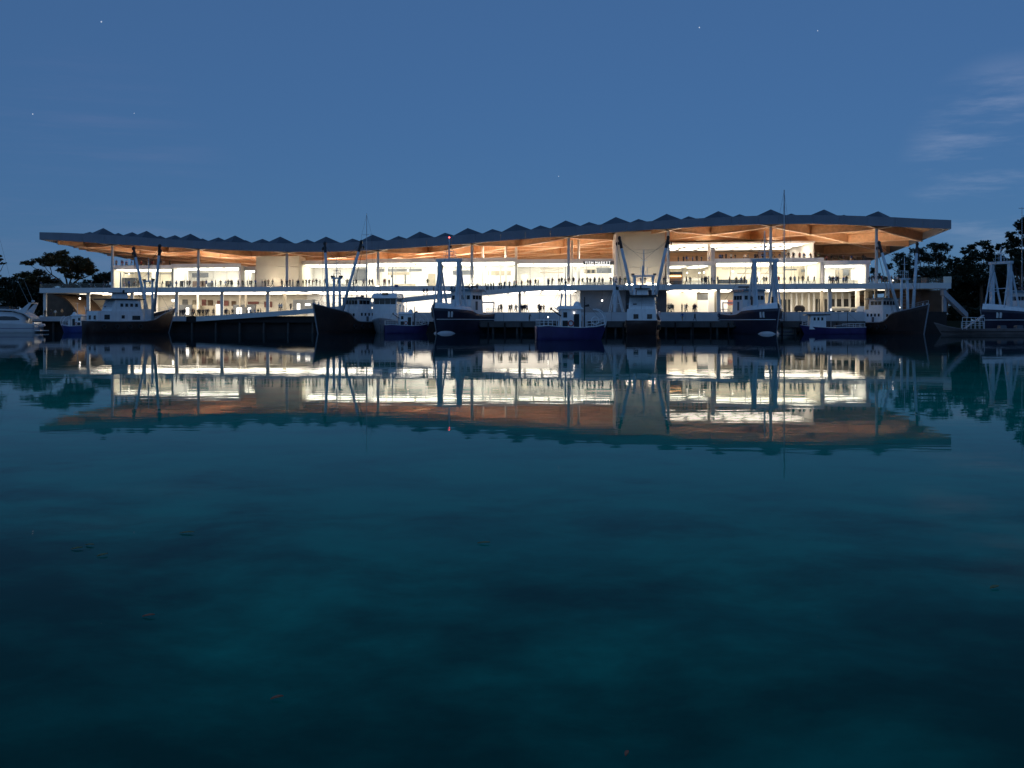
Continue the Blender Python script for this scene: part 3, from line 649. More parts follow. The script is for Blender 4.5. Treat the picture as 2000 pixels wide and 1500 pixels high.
# covered carts and stacked crates under the right end
def cart(u0, u1, v0, t, m, label, slope=.4):
    s0, s1 = s_of(u0, t), s_of(u1, t); w_ = (s1 - s0) / 2; h = pz(v0, Yof(u0, t)) - ZR
    e = empty('covered_cart', Wp((s0 + s1) / 2, t, ZR), YAW, label, 'cart', 'covered carts under the slab')
    mb = MB().taper(-w_, w_, -.9, .9, .35, h * .7, .05, .05, .05); mb.taper(-w_ + .05, w_ - .05, -.85, .85, h * .7, h, slope, slope, .25); mb.build('cover', m, e)
    for sx in (-1, 1):
        for sy in (-1, 1): MB().tube((sx * (w_ - .5), sy * .75 - .08, .22), (sx * (w_ - .5), sy * .75 + .08, .22), .22, .22, 12).build('wheel', M_black, e)
    MB().box(-w_ + .1, w_ - .1, -.8, .8, .25, .36).build('chassis', M_black, e)
cart(1551, 1572, 596.5, 3, M_brown, 'dark brown covered cart right of the right navy trawler')
cart(1622, 1660, 599, 5, M_tower, 'long beige covered cart behind the small purple launch')
cart(1661, 1681, 600, 4.2, M_tower, 'short beige covered cart right of the long one', .2)
def tilted_board(u0, u1, v0, t, label):
    s0, s1 = s_of(u0, t), s_of(u1, t); w_ = (s1 - s0) / 2; h = pz(v0, Yof(u0, t)) - ZR
    e = empty('tilted_board', Wp((s0 + s1) / 2, t, ZR), YAW, label, 'board')
    MB().hexa([(-w_, -.4, 0), (w_ * .5, -.4, 0), (w_ * .5, -.32, 0), (-w_, -.32, 0), (-w_ * .4, .3, h), (w_, .3, h), (w_, .38, h), (-w_ * .4, .38, h)]).build('panel', M_white, e)
    for sx in (-.6, .5): MB().tube((sx * w_, .8, 0), (sx * w_, .32, h * .85), .04).build('prop', M_steel, e)
tilted_board(1671, 1690, 598, 2.6, 'white tilted display board under the right end of the slab')

# ------------------------------------------------------------------ boats
def hull_fn(L, B, sheer, rake, stern=.82, keel=-1.2, wl=.9, full=2.3):
    def hb(a, z):
        aft = stern + (1 - stern) * min(1, a / .38) ** .8
        if a < .38: f = aft
        else: f = 1.
        td = 1 - max(0, (a - .55) / .45) ** full; tw = 1 - max(0, (a - .40) / .60) ** 1.7
        zs = sheer(a); k = max(0, min(1, z / zs)) if z > 0 else 0
        w_ = td * k ** .8 + tw * wl * (1 - k ** .8)
        if z < 0: w_ *= max(0, 1 - (z / keel) ** 2) ** .5
        return max(.02, B / 2 * f * w_)
    def X(a, z):
        zs = sheer(1.); e = max(0, (a - .6) / .4) ** 2
        return -L / 2 + L * a - rake * e * (1 - max(-.3, z) / zs)
    return hb, X
def hull_mesh(L, B, sheer, rake, stern=.82, keel=-1.2, wl=.9, full=2.3, bul=.7, n=22):
    hb, X = hull_fn(L, B, sheer, rake, stern, keel, wl, full)
    rows = []; deck = []
    for i in range(n + 1):
        a = i / n; zs = sheer(a); r = []
        zl = [keel, keel * .6, 0, zs * .22, zs * .45, zs * .7, zs * .88, zs]
        half = [(X(a, z), hb(a, z) if z > keel else .02, z) for z in zl]
        ih = max(.01, hb(a, zs) - .14); half += [(X(a, zs) - (.12 if a > .97 else 0), ih, zs), (X(a, zs) - (.12 if a > .97 else 0), ih, zs - bul)]
        rows.append([(x, -y, z) for x, y, z in reversed(half)] + half)
        deck.append([(half[-1][0], -ih, zs - bul), (half[-1][0], ih, zs - bul)])
    mb = MB().grid(rows); m_ = len(rows[0]); mb.f.append(tuple(range(2, m_ - 2)))
    return mb, MB().grid(deck), hb, X
def strake(hb, X, zf, r, a0=.0, a1=.985, n=20, sides=(-1, 1)):
    out = []
    for sg_ in sides:
        mb = MB(); pts = []
        for i in range(n + 1):
            a = a0 + (a1 - a0) * i / n; z = zf(a); pts.append((X(a, z), sg_ * (hb(a, z) + r * .3), z))
        mb.path(pts, r, 5); out.append(mb)
    return out
def rail(par, pts, h=.95, r=.028, m=None, every=1, name='railing', mid=True):
    m = m or M_bwhite; mb = MB(); top = [(x, y, z + h) for x, y, z in pts]; mb.path(top, r, 5)
    if mid: mb.path([(x, y, z + h * .5) for x, y, z in pts], r * .8, 4)
    for p, t_ in list(zip(pts, top))[::every]: mb.tube(p, t_, r, r, 5)
    return mb.build(name, m, par)
def wires(par, segs, r=.028):
    for a_, b_ in segs: MB().tube(a_, b_, r, r, 4).build('rigging_wire', M_wire, par)
def window_row(par, x0, x1, y, z0, z1, n, along='x', gap=.12, m=None, d=.03):
    st = (x1 - x0) / n
    for i in range(n):
        a0, a1 = x0 + st * i + gap / 2, x0 + st * (i + 1) - gap / 2
        (MB().box(a0, a1, y - d, y + d, z0, z1) if along == 'x' else MB().box(y - d, y + d, a0, a1, z0, z1)).build('window', m or M_win, par)
def lifebuoy(par, c, R_=.34, axis='y'): MB().torus(c, R_, .07, axis).build('lifebuoy', M_red, par, True)

def tyres(par, hb, X, zt_, As, R_=.42):
    for sy in (-1, 1):
        for a in As:
            z = zt_(a); y = sy * (hb(a, z) + .1); MB().torus((X(a, z), y, z), R_, .15, 'y', 12, 5).build('tyre_fender', M_black, par, True)
            wires(par, [((X(a, z), y, z + R_), (X(a, z), sy * (hb(a, z + 1.1) - .05), z + 1.15))], .02)
def boom(par, base, tip, r=.32):
    b_ = Vector(base); t_ = Vector(tip); k = b_.lerp(t_, .86)
    o = MB().tube(b_, k, r * 1.1, r * .85, 10).build('boom', M_boom, par, True)
    mb = MB().tube(k, t_, r * .9, r * .8, 10); mb.ell(tuple(t_), .42, .32, .45, 8, 6); mb.ell(tuple(b_.lerp(t_, .93) + Vector((0, .35 if tip[1] > 0 else -.35, 0))), .3, .2, .35, 8, 5); mb.build('boom_head', M_black, o)
    sgn = 1 if tip[1] > 0 else -1
    h_ = t_ + Vector((0, sgn * .55, -1.1)); MB().ell(tuple(h_), .22, .16, .38, 8, 6).build('block', M_black, o)
    wires(par, [(tuple(t_), tuple(h_)), (tuple(h_), (base[0] - .6, base[1] + sgn * .9, base[2] - 1.)), (tuple(h_), (base[0] + .5, base[1] + sgn * 1.4, base[2] - 1.))])

def trawler_brown(label, loc, hd, long=False, tall_mast=0., scale=1., lamps=False, spread=4.7):
    e = empty('fishing_trawler', loc, hd, label, 'trawler', 'rust-brown boom trawlers')
    e.scale = (scale,) * 3
    def sheer(a):
        return smooth_tab([(0, 2.55), (.2, 2.4), (.45, 2.45), (.53, 2.8), (.60, 4.1), (.70, 4.5), (.85, 5.1), (1, 6.0)], a, .03) if not long else smooth_tab([(0, 2.6), (.3, 2.5), (.6, 2.6), (.7, 3.0), (.80, 4.2), (1, 5.4)], a, .03)
    hm, dk, hb, X = hull_mesh(20, 6.6, sheer, 1.6, .86, full=2.6)
    hl = hm.build('hull', M_hbrown, e, True); dk.build('deck', M_deck, e)
    for s_ in strake(hb, X, lambda a: sheer(a) - .05, .11): s_.build('gunwale', M_hgrey, hl)
    for s_ in strake(hb, X, lambda a: .55 + .2 * a, .07): s_.build('rubbing_strake', M_dark, hl)
    MB().tube((X(1, 0) + .05, 0, -.2), (X(1, sheer(1)) + .06, 0, sheer(1) + .1), .13, .16, 8).build('stem_post', M_hgrey, hl)
    tyres(e, hb, X, lambda a: 1.35, (.12, .26, .40, .52))
    # mooring bitts on the bow
    zb_ = sheer(.97)
    for y in (-.5, .5): MB().tube((X(.95, 5), y, zb_ - .5), (X(.95, 5), y, zb_ + .35), .13, .13, 8).build('bitt', M_bwhite, e)
    rail(e, [(X(a, sheer(a)) - .1, (hb(a, sheer(a)) - .1), sheer(a)) for a in (.84, .88, .92, .96)] + [(X(1, sheer(1)) - .1, 0, sheer(1))] + [(X(a, sheer(a)) - .1, -(hb(a, sheer(a)) - .1), sheer(a)) for a in (.96, .92, .88, .84)], .8, .03, M_steel, 1, 'pulpit_rail')
    if not long:
        h = MB().taper(-8.2, -1.6, -2.3, 2.3, 1.7, 5.1, .1, .1, .08).build('deckhouse', M_bwhite, e)
        wh = MB().taper(-6.8, -2.2, -2.0, 2.0, 5.1, 7.2, .15, -.25, .05).build('wheelhouse', M_bwhite, e)
        MB().taper(-7.6, -1.2, -2.5, 2.5, 7.2, 7.42, .1, .1, .1).build('wheelhouse_roof', M_teal, wh)
        window_row(wh, -1.9, 1.9, -2.02, 6.0, 6.8, 5, 'y', .14)
        for y in (-2.0, 2.0): window_row(wh, -6.2, -2.5, y * .985, 6.0, 6.8, 3, 'x', .16)
        for y in (-2.3, 2.3):
            window_row(h, -7.4, -2.4, y * .985, 3.6, 4.2, 4, 'x', .7)
            MB().box(-5.4, -4.6, y * .975 - .04, y * .975 + .04, 1.75, 3.5).build('door', M_dgrey, h)
        window_row(h, -1.8, 1.8, -1.66, 3.5, 4.1, 3, 'y', .7)
        MB().box(-6.0, -4.8, -.7, .7, 7.42, 7.62).build('radar', M_dgrey, wh); MB().tube((-3.6, .6, 7.4), (-3.6, .6, 10.2), .1, .06).build('whip_mast', M_boom, e)
        MB().box(-5.0, -4.5, .9, 1.4, 7.42, 7.9).build('vent', M_black, wh)
        bx, bz = 2.6, 4.2
        g1 = MB().tube((-8.6, 2.5, 1.8), (-9.4, 2.6, 4.6), .12, .1, 8); g1.tube((-9.4, -2.6, 4.6), (-8.6, -2.5, 1.8), .12, .12, 8); g1.tube((-9.4, -2.6, 4.6), (-9.4, 2.6, 4.6), .12, .12, 8); g1.build('stern_gallows', M_bwhite, e)
        aw = .85
    else:
        h = MB().taper(-9.0, 1.6, -2.7, 2.7, 1.8, 4.7, .1, .5, .05).build('deckhouse', M_bwhite, e)
        wh = MB().taper(-5.8, 1.0, -2.5, 2.5, 4.7, 7.1, .9, .2, .15).build('wheelhouse', M_bwhite, e)
        MB().box(-7.4, 1.6, -2.75, 2.75, 7.1, 7.32).build('wheelhouse_roof', M_black, wh)
        MB().taper(-4.2, -1.4, -1.1, 1.1, 7.32, 8.5, .1, .1, .1).build('funnel', M_bwhite, e); MB().box(-4.7, -1.0, -1.4, 1.4, 8.5, 8.66).build('funnel_cap', M_black, e)
        MB().tube((-2.6, 0, 8.6), (-2.6, 0, 13.0), .22, .12, 8).build('exhaust_mast', M_boom, e); MB().ell((-1.8, .3, 8.95), .25, .25, .35, 8, 5).build('horn', M_black, e)
        for y in (-2.7, 2.7):
            MB().box(-7.4, -6.2, y * .985 - .04, y * .985 + .04, 2.9, 3.9).build('window', M_win, h); MB().box(-3.6, -2.9, y * .985 - .04, y * .985 + .04, 3.1, 3.8).build('window', M_win, h); MB().box(-1.2, .6, y * .985 - .04, y * .985 + .04, 2.8, 3.7).build('window', M_win, h)
        window_row(wh, -4.0, .4, -2.46, 5.6, 6.3, 4, 'x', .5); window_row(wh, -4.0, .4, 2.46, 5.6, 6.3, 4, 'x', .5)
        for y in (-1.5, 1.0): MB().box(-9.06, -8.94, y - .45, y + .45, 2.9, 3.75).build('window', M_win, h)
        MB().box(-5.5, -5.3, 1.0, 1.7, 5.5, 5.8).build('window', M_win, wh)
        for k in range(5): MB().box(-5.62 - .0, -5.52, -2.2, 2.2, 4.95 + k * .36, 5.0 + k * .36).build('grab_rail', M_hgrey, wh)
        MB().taper(2.2, 4.2, -1.2, 1.2, 1.8, 5.2, .3, .3, .2).build('winch_house', M_bwhite, e)
        MB().tube((2.4, -1.6, 2.6), (6.4, -1.6, 3.2), .16, .14, 8).build('derrick', M_bwhite, e)
        bx, bz = 4.0, 4.4
        aw = 1.9
    # light A-frame mast
    for y in (-1, 1): MB().tube((bx - .2, y * aw, bz - 1.6), (bx - .2, y * (aw - .15), 11.2), .32, .25, 8).build('mast_leg', M_boom, e, True)
    mt = MB().box(bx - .55, bx + .15, -aw - .3, aw + .3, 11.1, 11.4).build('mast_platform', M_boom, e)
    MB().box(bx - .5, bx + .1, -aw - .5, -aw + .1, 11.4, 11.75).build('floodlight', M_black, mt); MB().box(bx - .5, bx + .1, aw - .1, aw + .5, 11.4, 11.75).build('floodlight', M_black, mt)
    rail(mt, [(bx - .5, -.7, 11.4), (bx - .5, .7, 11.4), (bx + .1, .7, 11.4), (bx + .1, -.7, 11.4), (bx - .5, -.7, 11.4)], 1.5, .035, M_boom, 1, 'crow_rail')
    MB().tube((bx - .2, 0, 11.3), (bx - .2, 0, 15.6 if not long else 16.4), .13, .07, 8).build('topmast', M_boom, e)
    MB().box(bx - .24, bx - .16, -.75, .75, 14.2, 14.28).build('crosstree', M_boom, e)
    for k in range(9): MB().box(bx - .24, bx - .16, -aw + .1, aw - .1, 5 + k * .66, 5.05 + k * .66).build('ladder_rung', M_steel, e) if not long else None
    tx = bx - 2.2 if not long else bx - .7
    boom(e, (bx + .3, 1.7, bz + .2), (tx, spread, 18.6)); boom(e, (bx + .3, -1.7, bz + .2), (tx, -spread, 18.6))
    wires(e, [((bx - .2, 0, 14.3), (tx, spread - .1, 18.2)), ((bx - .2, 0, 14.3), (tx, -spread + .1, 18.2)), ((bx - .2, 0, 13), (8.6, 0, sheer(.95))), ((bx - .2, 0, 13), (-8.8, 0, 4.4))])
    cat = [(tx, (spread - .1) * (i - 5) / 5, 18.0 - 2.4 * (1 - ((i - 5) / 5) ** 2)) for i in range(11)]
    MB().path(cat, .03, 4).build('slack_wire', M_wire, e)
    if tall_mast:
        MB().tube((-7.2, .4, 7.3), (-7.2, .4, tall_mast), .12, .05, 8).build('tall_mast', M_steel, e); MB().box(-7.26, -7.14, -.9, 1.7, tall_mast * .82, tall_mast * .82 + .07).build('spreader', M_steel, e)
        wires(e, [((-7.2, .4, tall_mast - .3), (-7.2, 1.7, tall_mast * .82)), ((-7.2, .4, tall_mast - .3), (-7.2, -.9, tall_mast * .82)), ((-7.2, 1.7, tall_mast * .82), (-7.2, 2.2, 7.4)), ((-7.2, -.9, tall_mast * .82), (-7.2, -1.8, 7.4))], .018)
    if lamps:
        for p in ((bx - .1, -2.9, 10.9), (bx + .2, -1.5, 5.4)): MB().ell(p, .11, .11, .11, 8, 6).build('deck_lamp', L_lamp, e)
    return e

def trawler_navy(label, loc, hd, scale=1., mast=18.6, red=False):
    e = empty('gantry_trawler', loc, hd, label, 'trawler', 'navy gantry trawlers'); e.scale = (scale,) * 3
    def sheer(a): return smooth_tab([(0, 4.0), (.3, 3.7), (.45, 3.8), (.53, 4.4), (1, 4.9)], a, .03)
    hm, dk, hb, X = hull_mesh(19, 6.8, sheer, 1.3, .9, full=3.2, wl=.86, bul=.5)
    hl = hm.build('hull', M_hnavy, e, True); dk.build('deck', M_deck, e)
    for s_ in strake(hb, X, lambda a: 2.75, .075): s_.build('white_line', M_bwhite, hl)
    MB().tube((X(1, .2) + .06, 0, -.1), (X(1, 4.9) + .06, 0, 4.9), .07, .1, 8).build('stem_bar', M_hgrey, hl)
    MB().ell((5.3, 0, -.25), 3.0, 1.95, 1.15, 20, 10).build('bulbous_bow', M_hwhite, hl, True)
    tyres(e, hb, X, lambda a: 1.6, (.10, .24, .38))
    # turtle-back fore deck
    rows = []
    for i in range(11):
        a = .54 + .45 * i / 10; z = sheer(a); b_ = hb(a, z) - .02; x = X(a, z)
        rows.append([(x, -b_, z + .02), (x - .2, -b_ * .86, z + .75), (x - .4, -b_ * .35, z + 1.15), (x - .4, b_ * .35, z + 1.15), (x - .2, b_ * .86, z + .75), (x, b_, z + .02)])
    mb = MB().grid(rows); mb.f.append(tuple(range(6))); mb.build('fore_deck_shell', M_bwhite, e)
    for sd in (-1, 1):
        for a in (.845, .875):
            z = 4.0; y = hb(a, z) + .03; x = X(a, z); hw = .24
            MB().hexa([(x - hw, sd * (y - .1), 3.15), (x + hw, sd * (y - .16), 3.15), (x + hw, sd * (y - .08), 3.15), (x - hw, sd * (y - .02), 3.15), (x - hw, sd * y, 4.25), (x + hw, sd * (y - .08), 4.25), (x + hw, sd * (y + .03), 4.25), (x - hw, sd * (y + .1), 4.25)]).build('hull_plate', M_bwhite, hl)
    wh = MB().taper(-4.6, -.2, -2.5, 2.5, 2.6, 8.3, .3, .1, .12).build('wheelhouse', M_bwhite, e)
    MB().taper(-5.4, .5, -2.8, 2.8, 8.3, 8.75, .5, .5, .6).build('wheelhouse_roof', M_teal, wh)
    window_row(wh, -2.2, 2.2, -.22, 6.7, 7.5, 5, 'y', .2)
    for y in (-2.42, 2.42): window_row(wh, -4.0, -.7, y, 6.7, 7.5, 3, 'x', .2); MB().box(-2.5, -1.8, y * 1.02 - .03, y * 1.02 + .03, 4.6, 6.3).build('door', M_dgrey, wh)
    MB().box(-3.6, -2.9, -1.7, 1.7, 9.1, 9.45).build('radar_bar', M_dgrey, e); MB().tube((-3.2, 0, 8.7), (-3.2, 0, 9.2), .12, .12, 6).build('radar_post', M_dgrey, e)
    # goalpost gantry
    gx = 3.9
    for y in (-2.25, 2.25):
        MB().taper(gx - .42, gx + .42, y - .38, y + .38, 5.0, 14.0, .08, .08, .06).build('gantry_leg', M_boom, e)
        MB().tube((gx - 2.7, y, 4.6), (gx - .35, y, 13.4), .24, .2, 8).build('gantry_brace', M_boom, e)
        MB().tube((gx + 1.8, y * 1.1, 5.2), (gx + .2, y, 13.2), .16, .14, 8).build('gantry_stay', M_boom, e)
        MB().box(gx - .75, gx - .35, y - .25, y + .25, 12.5, 13.5).build('sheave', M_black, e)
        MB().box(gx - .5, gx + .05, y - .5, y - .05, 5.6, 7.2).build('gear_box', M_black, e)
        MB().tube((gx - 1.6, y, 8.6), (gx + .9, y, 8.6), .09, .09, 6).build('gantry_tie', M_boom, e)
    MB().box(gx - .4, gx + .4, -2.85, 2.85, 14.0, 14.55).build('gantry_beam', M_boom, e)
    MB().tube((gx - .2, -2.2, 9.1), (gx - .2, 2.2, 9.1), .08, .08, 6).build('gantry_rung', M_boom, e)
    rail(e, [(gx - .4, -1, 14.5), (gx - .4, 1.2, 14.5), (gx + .4, 1.2, 14.5), (gx + .4, -1, 14.5), (gx - .4, -1, 14.5)], 1.5, .04, M_boom, 1, 'crow_rail')
    MB().tube((gx, 0, 14.5), (gx, 0, mast), .2, .12, 8).build('topmast', M_boom, e); MB().ell((gx, .28, 16.9), .16, .2, .24, 8, 5).build('mast_lamp_case', M_black, e)
    if red: MB().ell((gx, 0, mast + .12), .16, .16, .16, 8, 6).build('mast_lamp', L_red, e)
    rail(e, [(-5.2 - .7 * i, 2.85, 3.7) for i in range(7)], 1.2, .05); rail(e, [(-5.2 - .7 * i, -2.85, 3.7) for i in range(7)], 1.2, .05)
    for s_ in strake(hb, X, lambda a: sheer(a) + .02, .10, 0., .52): s_.build('gunwale', M_bwhite, hl)
    g1 = MB()
    for y in (-2.4, 2.4): g1.tube((-8.4, y, 2.4), (-8.8, y, 6.2), .14, .12, 8)
    g1.tube((-8.8, -2.4, 6.2), (-8.8, 2.4, 6.2), .14, .14, 8); g1.build('stern_gallows', M_bwhite, e)
    MB().tube((-6.8, -1.5, 3.4), (-6.8, 1.5, 3.4), .7, .7, 14).build('net_drum', M_dgrey, e)
    wires(e, [((gx, 0, mast - .4), (9.2, 0, 5.0)), ((gx, 0, mast - .6), (-3.2, 0, 8.8)), ((gx - .4, 2.4, 14), (-8.8, 2.4, 6.2)), ((gx - .4, -2.4, 14), (-8.8, -2.4, 6.2))])
    return e

def workboat(label, loc, hd, scale=1., hm_=None, lamps=False, mast=10.2):
    e = empty('small_fishing_boat', loc, hd, label, 'fishing boat', 'small workboats'); e.scale = (scale,) * 3
    def sheer(a): return smooth_tab([(0, 1.75), (.15, 1.85), (.3, 1.72), (.6, 1.6), (.85, 1.75), (1, 2.1)], a, .03)
    hm, dk, hb, X = hull_mesh(9.4, 3.3, sheer, .8, .84, keel=-.7, bul=.35, full=2.5)
    hl = hm.build('hull', hm_ or M_hpurp, e, True); dk.build('deck', M_deck, e)
    for s_ in strake(hb, X, lambda a: sheer(a), .055): s_.build('gunwale', M_bwhite, hl)
    h = MB().box(-1.6, 1.0, -1.1, 1.1, 1.3, 4.0).build('wheelhouse', M_bwhite, e)
    mb = MB().taper(-1.9, 1.35, -1.3, 1.3, 4.0, 4.42, .25, .45, .2); mb.build('wheelhouse_roof', M_bwhite, h)
    for y in (-1.11, 1.11):
        MB().box(.05, .75, y - .03, y + .03, 1.45, 3.35).build('door', M_black, h); MB().box(-1.35, -.85, y - .03, y + .03, 2.9, 3.6).build('window', M_win, h); MB().box(-1.45, -.75, y - .03, y + .03, 1.6, 2.5).build('hatch', M_black, h)
        lifebuoy(h, (-.35, y * 1.05, 2.15))
    window_row(h, -.95, .95, 1.02, 2.9, 3.6, 3, 'y', .12)
    MB().ell((.75, .2, 4.4), .52, .52, .62, 14, 8, -.2, 1).build('radome', M_bwhite, e, True)
    MB().tube((-.85, 0, 1.5), (-.85, 0, mast * .74), .12, .1, 8).build('mast', M_boom, e, True); MB().tube((-.85, 0, mast * .74), (-.85, 0, mast), .05, .02, 6).build('aerial', M_steel, e)
    mb = MB().ell((-.85, -.12, mast * .72), .14, .2, .2, 8, 5); mb.ell((-.85, .14, mast * .66), .14, .2, .2, 8, 5); mb.build('mast_lamp_case', M_black, e)
    MB().tube((-.1, .3, 4.4), (-.1, .3, 7.2), .07, .05, 6).build('radio_mast', M_boom, e); MB().box(-.14, -.06, -.5, 1.1, 7.1, 7.16).build('crosstree', M_boom, e)
    MB().tube((1.5, -.9, 1.4), (1.5, -.9, 5.6), .09, .07, 6).build('exhaust', M_black, e); MB().tube((1.5, -.9, 4.4), (2.1, -.9, 4.5), .1, .16, 8).build('horn', M_black, e)
    # raked stern davit and pot hauler
    d_ = MB().tube((-2.0, -1.0, 1.6), (-1.5, -.9, 6.2), .1, .08, 6); d_.tube((-1.7, -1.0, 3.6), (-2.5, -1.0, 4.2), .06, .05, 6); d_.tube((-1.6, -.95, 5.2), (-1.1, -.9, 6.6), .06, .05, 6); d_.build('davit', M_boom, e)
    mb = MB().tube((-1.7, -1.25, 3.1), (-3.0, -1.35, 4.0), .09, .07, 6); mb.ell((-3.0, -1.35, 4.05), .16, .12, .2, 8, 5); mb.build('pot_hauler', M_black, e)
    pts = [(X(a, sheer(a)) - .05, -(hb(a, sheer(a)) - .05), sheer(a)) for a in (.02, .08, .14, .2, .26)]
    rail(e, pts, .85, .03); rail(e, [(x, -y, z) for x, y, z in pts], .85, .03); rail(e, [(pts[0][0], -pts[0][1] * k, pts[0][2]) for k in (1, .33, -.33, -1)], .85, .03)
    bp_ = [(X(a, sheer(a)) - .05, (hb(a, sheer(a)) - .05), sheer(a)) for a in (.68, .76, .84, .91, .97)]
    for sy in (1, -1): rail(e, [(x, y * sy, z) for x, y, z in bp_], .8, .035)
    for sy in (1, -1):
        hp = MB().path([(3.0 + 1.5 * math.sin(k * .26), sy * (1.0 - .16 * k * .6), 2.4 + 1.6 * math.cos(k * .26)) for k in range(9)], .07, 6); hp.build('bow_hoop', M_bwhite, e)
    MB().torus((2.9, -1.0, 2.5), .5, .07, 'y').build('hoop_ring', M_bwhite, e)
    MB().tube((2.4, -.5, 1.4), (2.4, .5, 1.4), .45, .45, 12).build('pot_winch', M_steel, e); MB().box(1.5, 2.0, .2, .9, 1.3, 3.2).build('locker', M_bwhite, e)
    wires(e, [((-.85, 0, mast * .74), (4.3, 0, 2.2)), ((-.85, 0, mast * .74), (-4.4, 0, 1.9)), ((-1.5, -.9, 6.2), (-3.8, -1.0, 2.6))], .015)
    if lamps:
        MB().ell((-3.4, -1.35, 2.95), .08, .08, .08, 8, 6).build('deck_lamp', L_lamp, e); MB().box(.02, .12, -1.2, -1.12, 3.45, 3.6).build('door_lamp', L_lamp, e)
    return e

def cruiser(label, loc, hd):
    e = empty('cabin_boat', loc, hd, label, 'boat')
    def sheer(a): return smooth_tab([(0, 2.2), (.5, 2.2), (1, 3.2)], a, .05)
    hm, dk, hb, X = hull_mesh(14, 5.8, sheer, 1.0, .9, bul=.4)
    hm.build('hull', M_hgrey, e, True); dk.build('deck', M_deck, e)
    h = MB().taper(-5.0, 2.8, -2.6, 2.6, 1.8, 5.9, .1, .3, .05).build('deckhouse', M_bwhite, e)
    wh = MB().taper(-3.0, 2.4, -2.5, 2.5, 5.9, 7.3, .1, .15, .05).build('wheelhouse', M_bwhite, e)
    MB().taper(-3.6, 3.2, -2.8, 2.8, 7.3, 8.4, .3, .9, .35).build('visor_roof', M_bwhite, wh)
    window_row(wh, -2.35, 2.35, 2.36, 6.05, 7.2, 4, 'y', .12, d=.06)
    for y in (-2.5, 2.5): window_row(wh, -2.4, 1.6, y * .985, 6.1, 7.1, 4, 'x', .3)
    MB().box(2.66, 2.8, -.5, .8, 8.0, 8.45).build('name_board', M_black, wh)
    MB().tube((0, 1.1, 8.3), (0, 1.1, 11.6), .16, .12, 8).build('mast', M_boom, e); MB().tube((0, 1.1, 11.6), (0, 1.1, 14.6), .09, .05, 6).build('topmast', M_boom, e); MB().ell((0, .9, 12.0), .16, .16, .3, 8, 5).build('mast_lamp_case', M_black, e)
    MB().box(-.12, .12, -.3, 2.7, 9.6, 9.75).build('crosstree', M_boom, e); MB().tube((0, 1.9, 9.75), (0, 1.9, 10.15), .45, .45, 12).build('radar_dome', M_hblue, e)
    for y in (-1.8, -2.2): MB().tube((-.5, y, 8.2), (-.5, y, 13.2), .03, .02, 5).build('aerial', M_wire, e)
    MB().tube((.4, -1.4, 8.2), (.4, -1.4, 9.0), .08, .08, 6).build('searchlight', M_black, e)
    rail(e, [(X(a, sheer(a)) - .1, hb(a, sheer(a)) - .1, sheer(a)) for a in (.75, .82, .9, .97)], .9); rail(e, [(X(a, sheer(a)) - .1, -hb(a, sheer(a)) + .1, sheer(a)) for a in (.75, .82, .9, .97)], .9)
    return e

def sail_yacht(label, loc, hd, top, L=12., r=.11):
    e = empty('sailing_yacht', loc, hd, label, 'sailing yacht', 'sailing yachts')
    def sheer(a): return 1.25 + .35 * a * a
    hm, dk, hb, X = hull_mesh(L, 3.5, sheer, 1.2, .7, keel=-.7, bul=.1)
    hm.build('hull', M_hwhite, e, True); dk.build('deck', M_bwhite, e)
    for s_ in strake(hb, X, lambda a: .35, .09): s_.build('boot_stripe', M_hblue, e)
    c_ = MB().taper(-1.6, 2.8, -1.1, 1.1, 1.25, 2.0, .3, 1.0, .2).build('cabin', M_hwhite, e); window_row(c_, -1.0, 1.4, -1.02, 1.45, 1.75, 3, 'x', .2); window_row(c_, -1.0, 1.4, 1.02, 1.45, 1.75, 3, 'x', .2)
    MB().tube((1.0, 0, 1.5), (1.0, 0, top), r, r * .6, 8).build('mast', M_steel, e, True); MB().tube((.9, 0, 3.0), (-3.6, 0, 3.2), .12, .1, 8).build('boom', M_steel, e); MB().tube((.6, 0, 3.2), (-3.4, 0, 3.4), .2, .16, 8).build('furled_sail', M_hblue, e)
    for k in (.45, .7): MB().tube((1.0, -1.2, top * k), (1.0, 1.2, top * k), .04, .04, 5).build('spreader', M_steel, e)
    wires(e, [((1, 0, top - .2), (L / 2 - .3, 0, 1.7)), ((1, 0, top - .2), (-L / 2 + .2, 0, 1.4))] + [s for y in (-1, 1) for s in (((1, 0, top - .5), (1, 1.2 * y, top * .7)), ((1, 1.2 * y, top * .7), (1, 1.2 * y, top * .45)), ((1, 1.2 * y, top * .45), (1, 1.6 * y, 1.4)))], .02)
    rail(e, [(X(a, 1.5) - .05, hb(a, 1.4) - .05, sheer(a)) for a in (.05, .3, .6, .85)] + [(L / 2 - .1, 0, 1.6)] + [(X(a, 1.5) - .05, -hb(a, 1.4) + .05, sheer(a)) for a in (.85, .6, .3, .05)], .6, .02, M_steel)
    return e

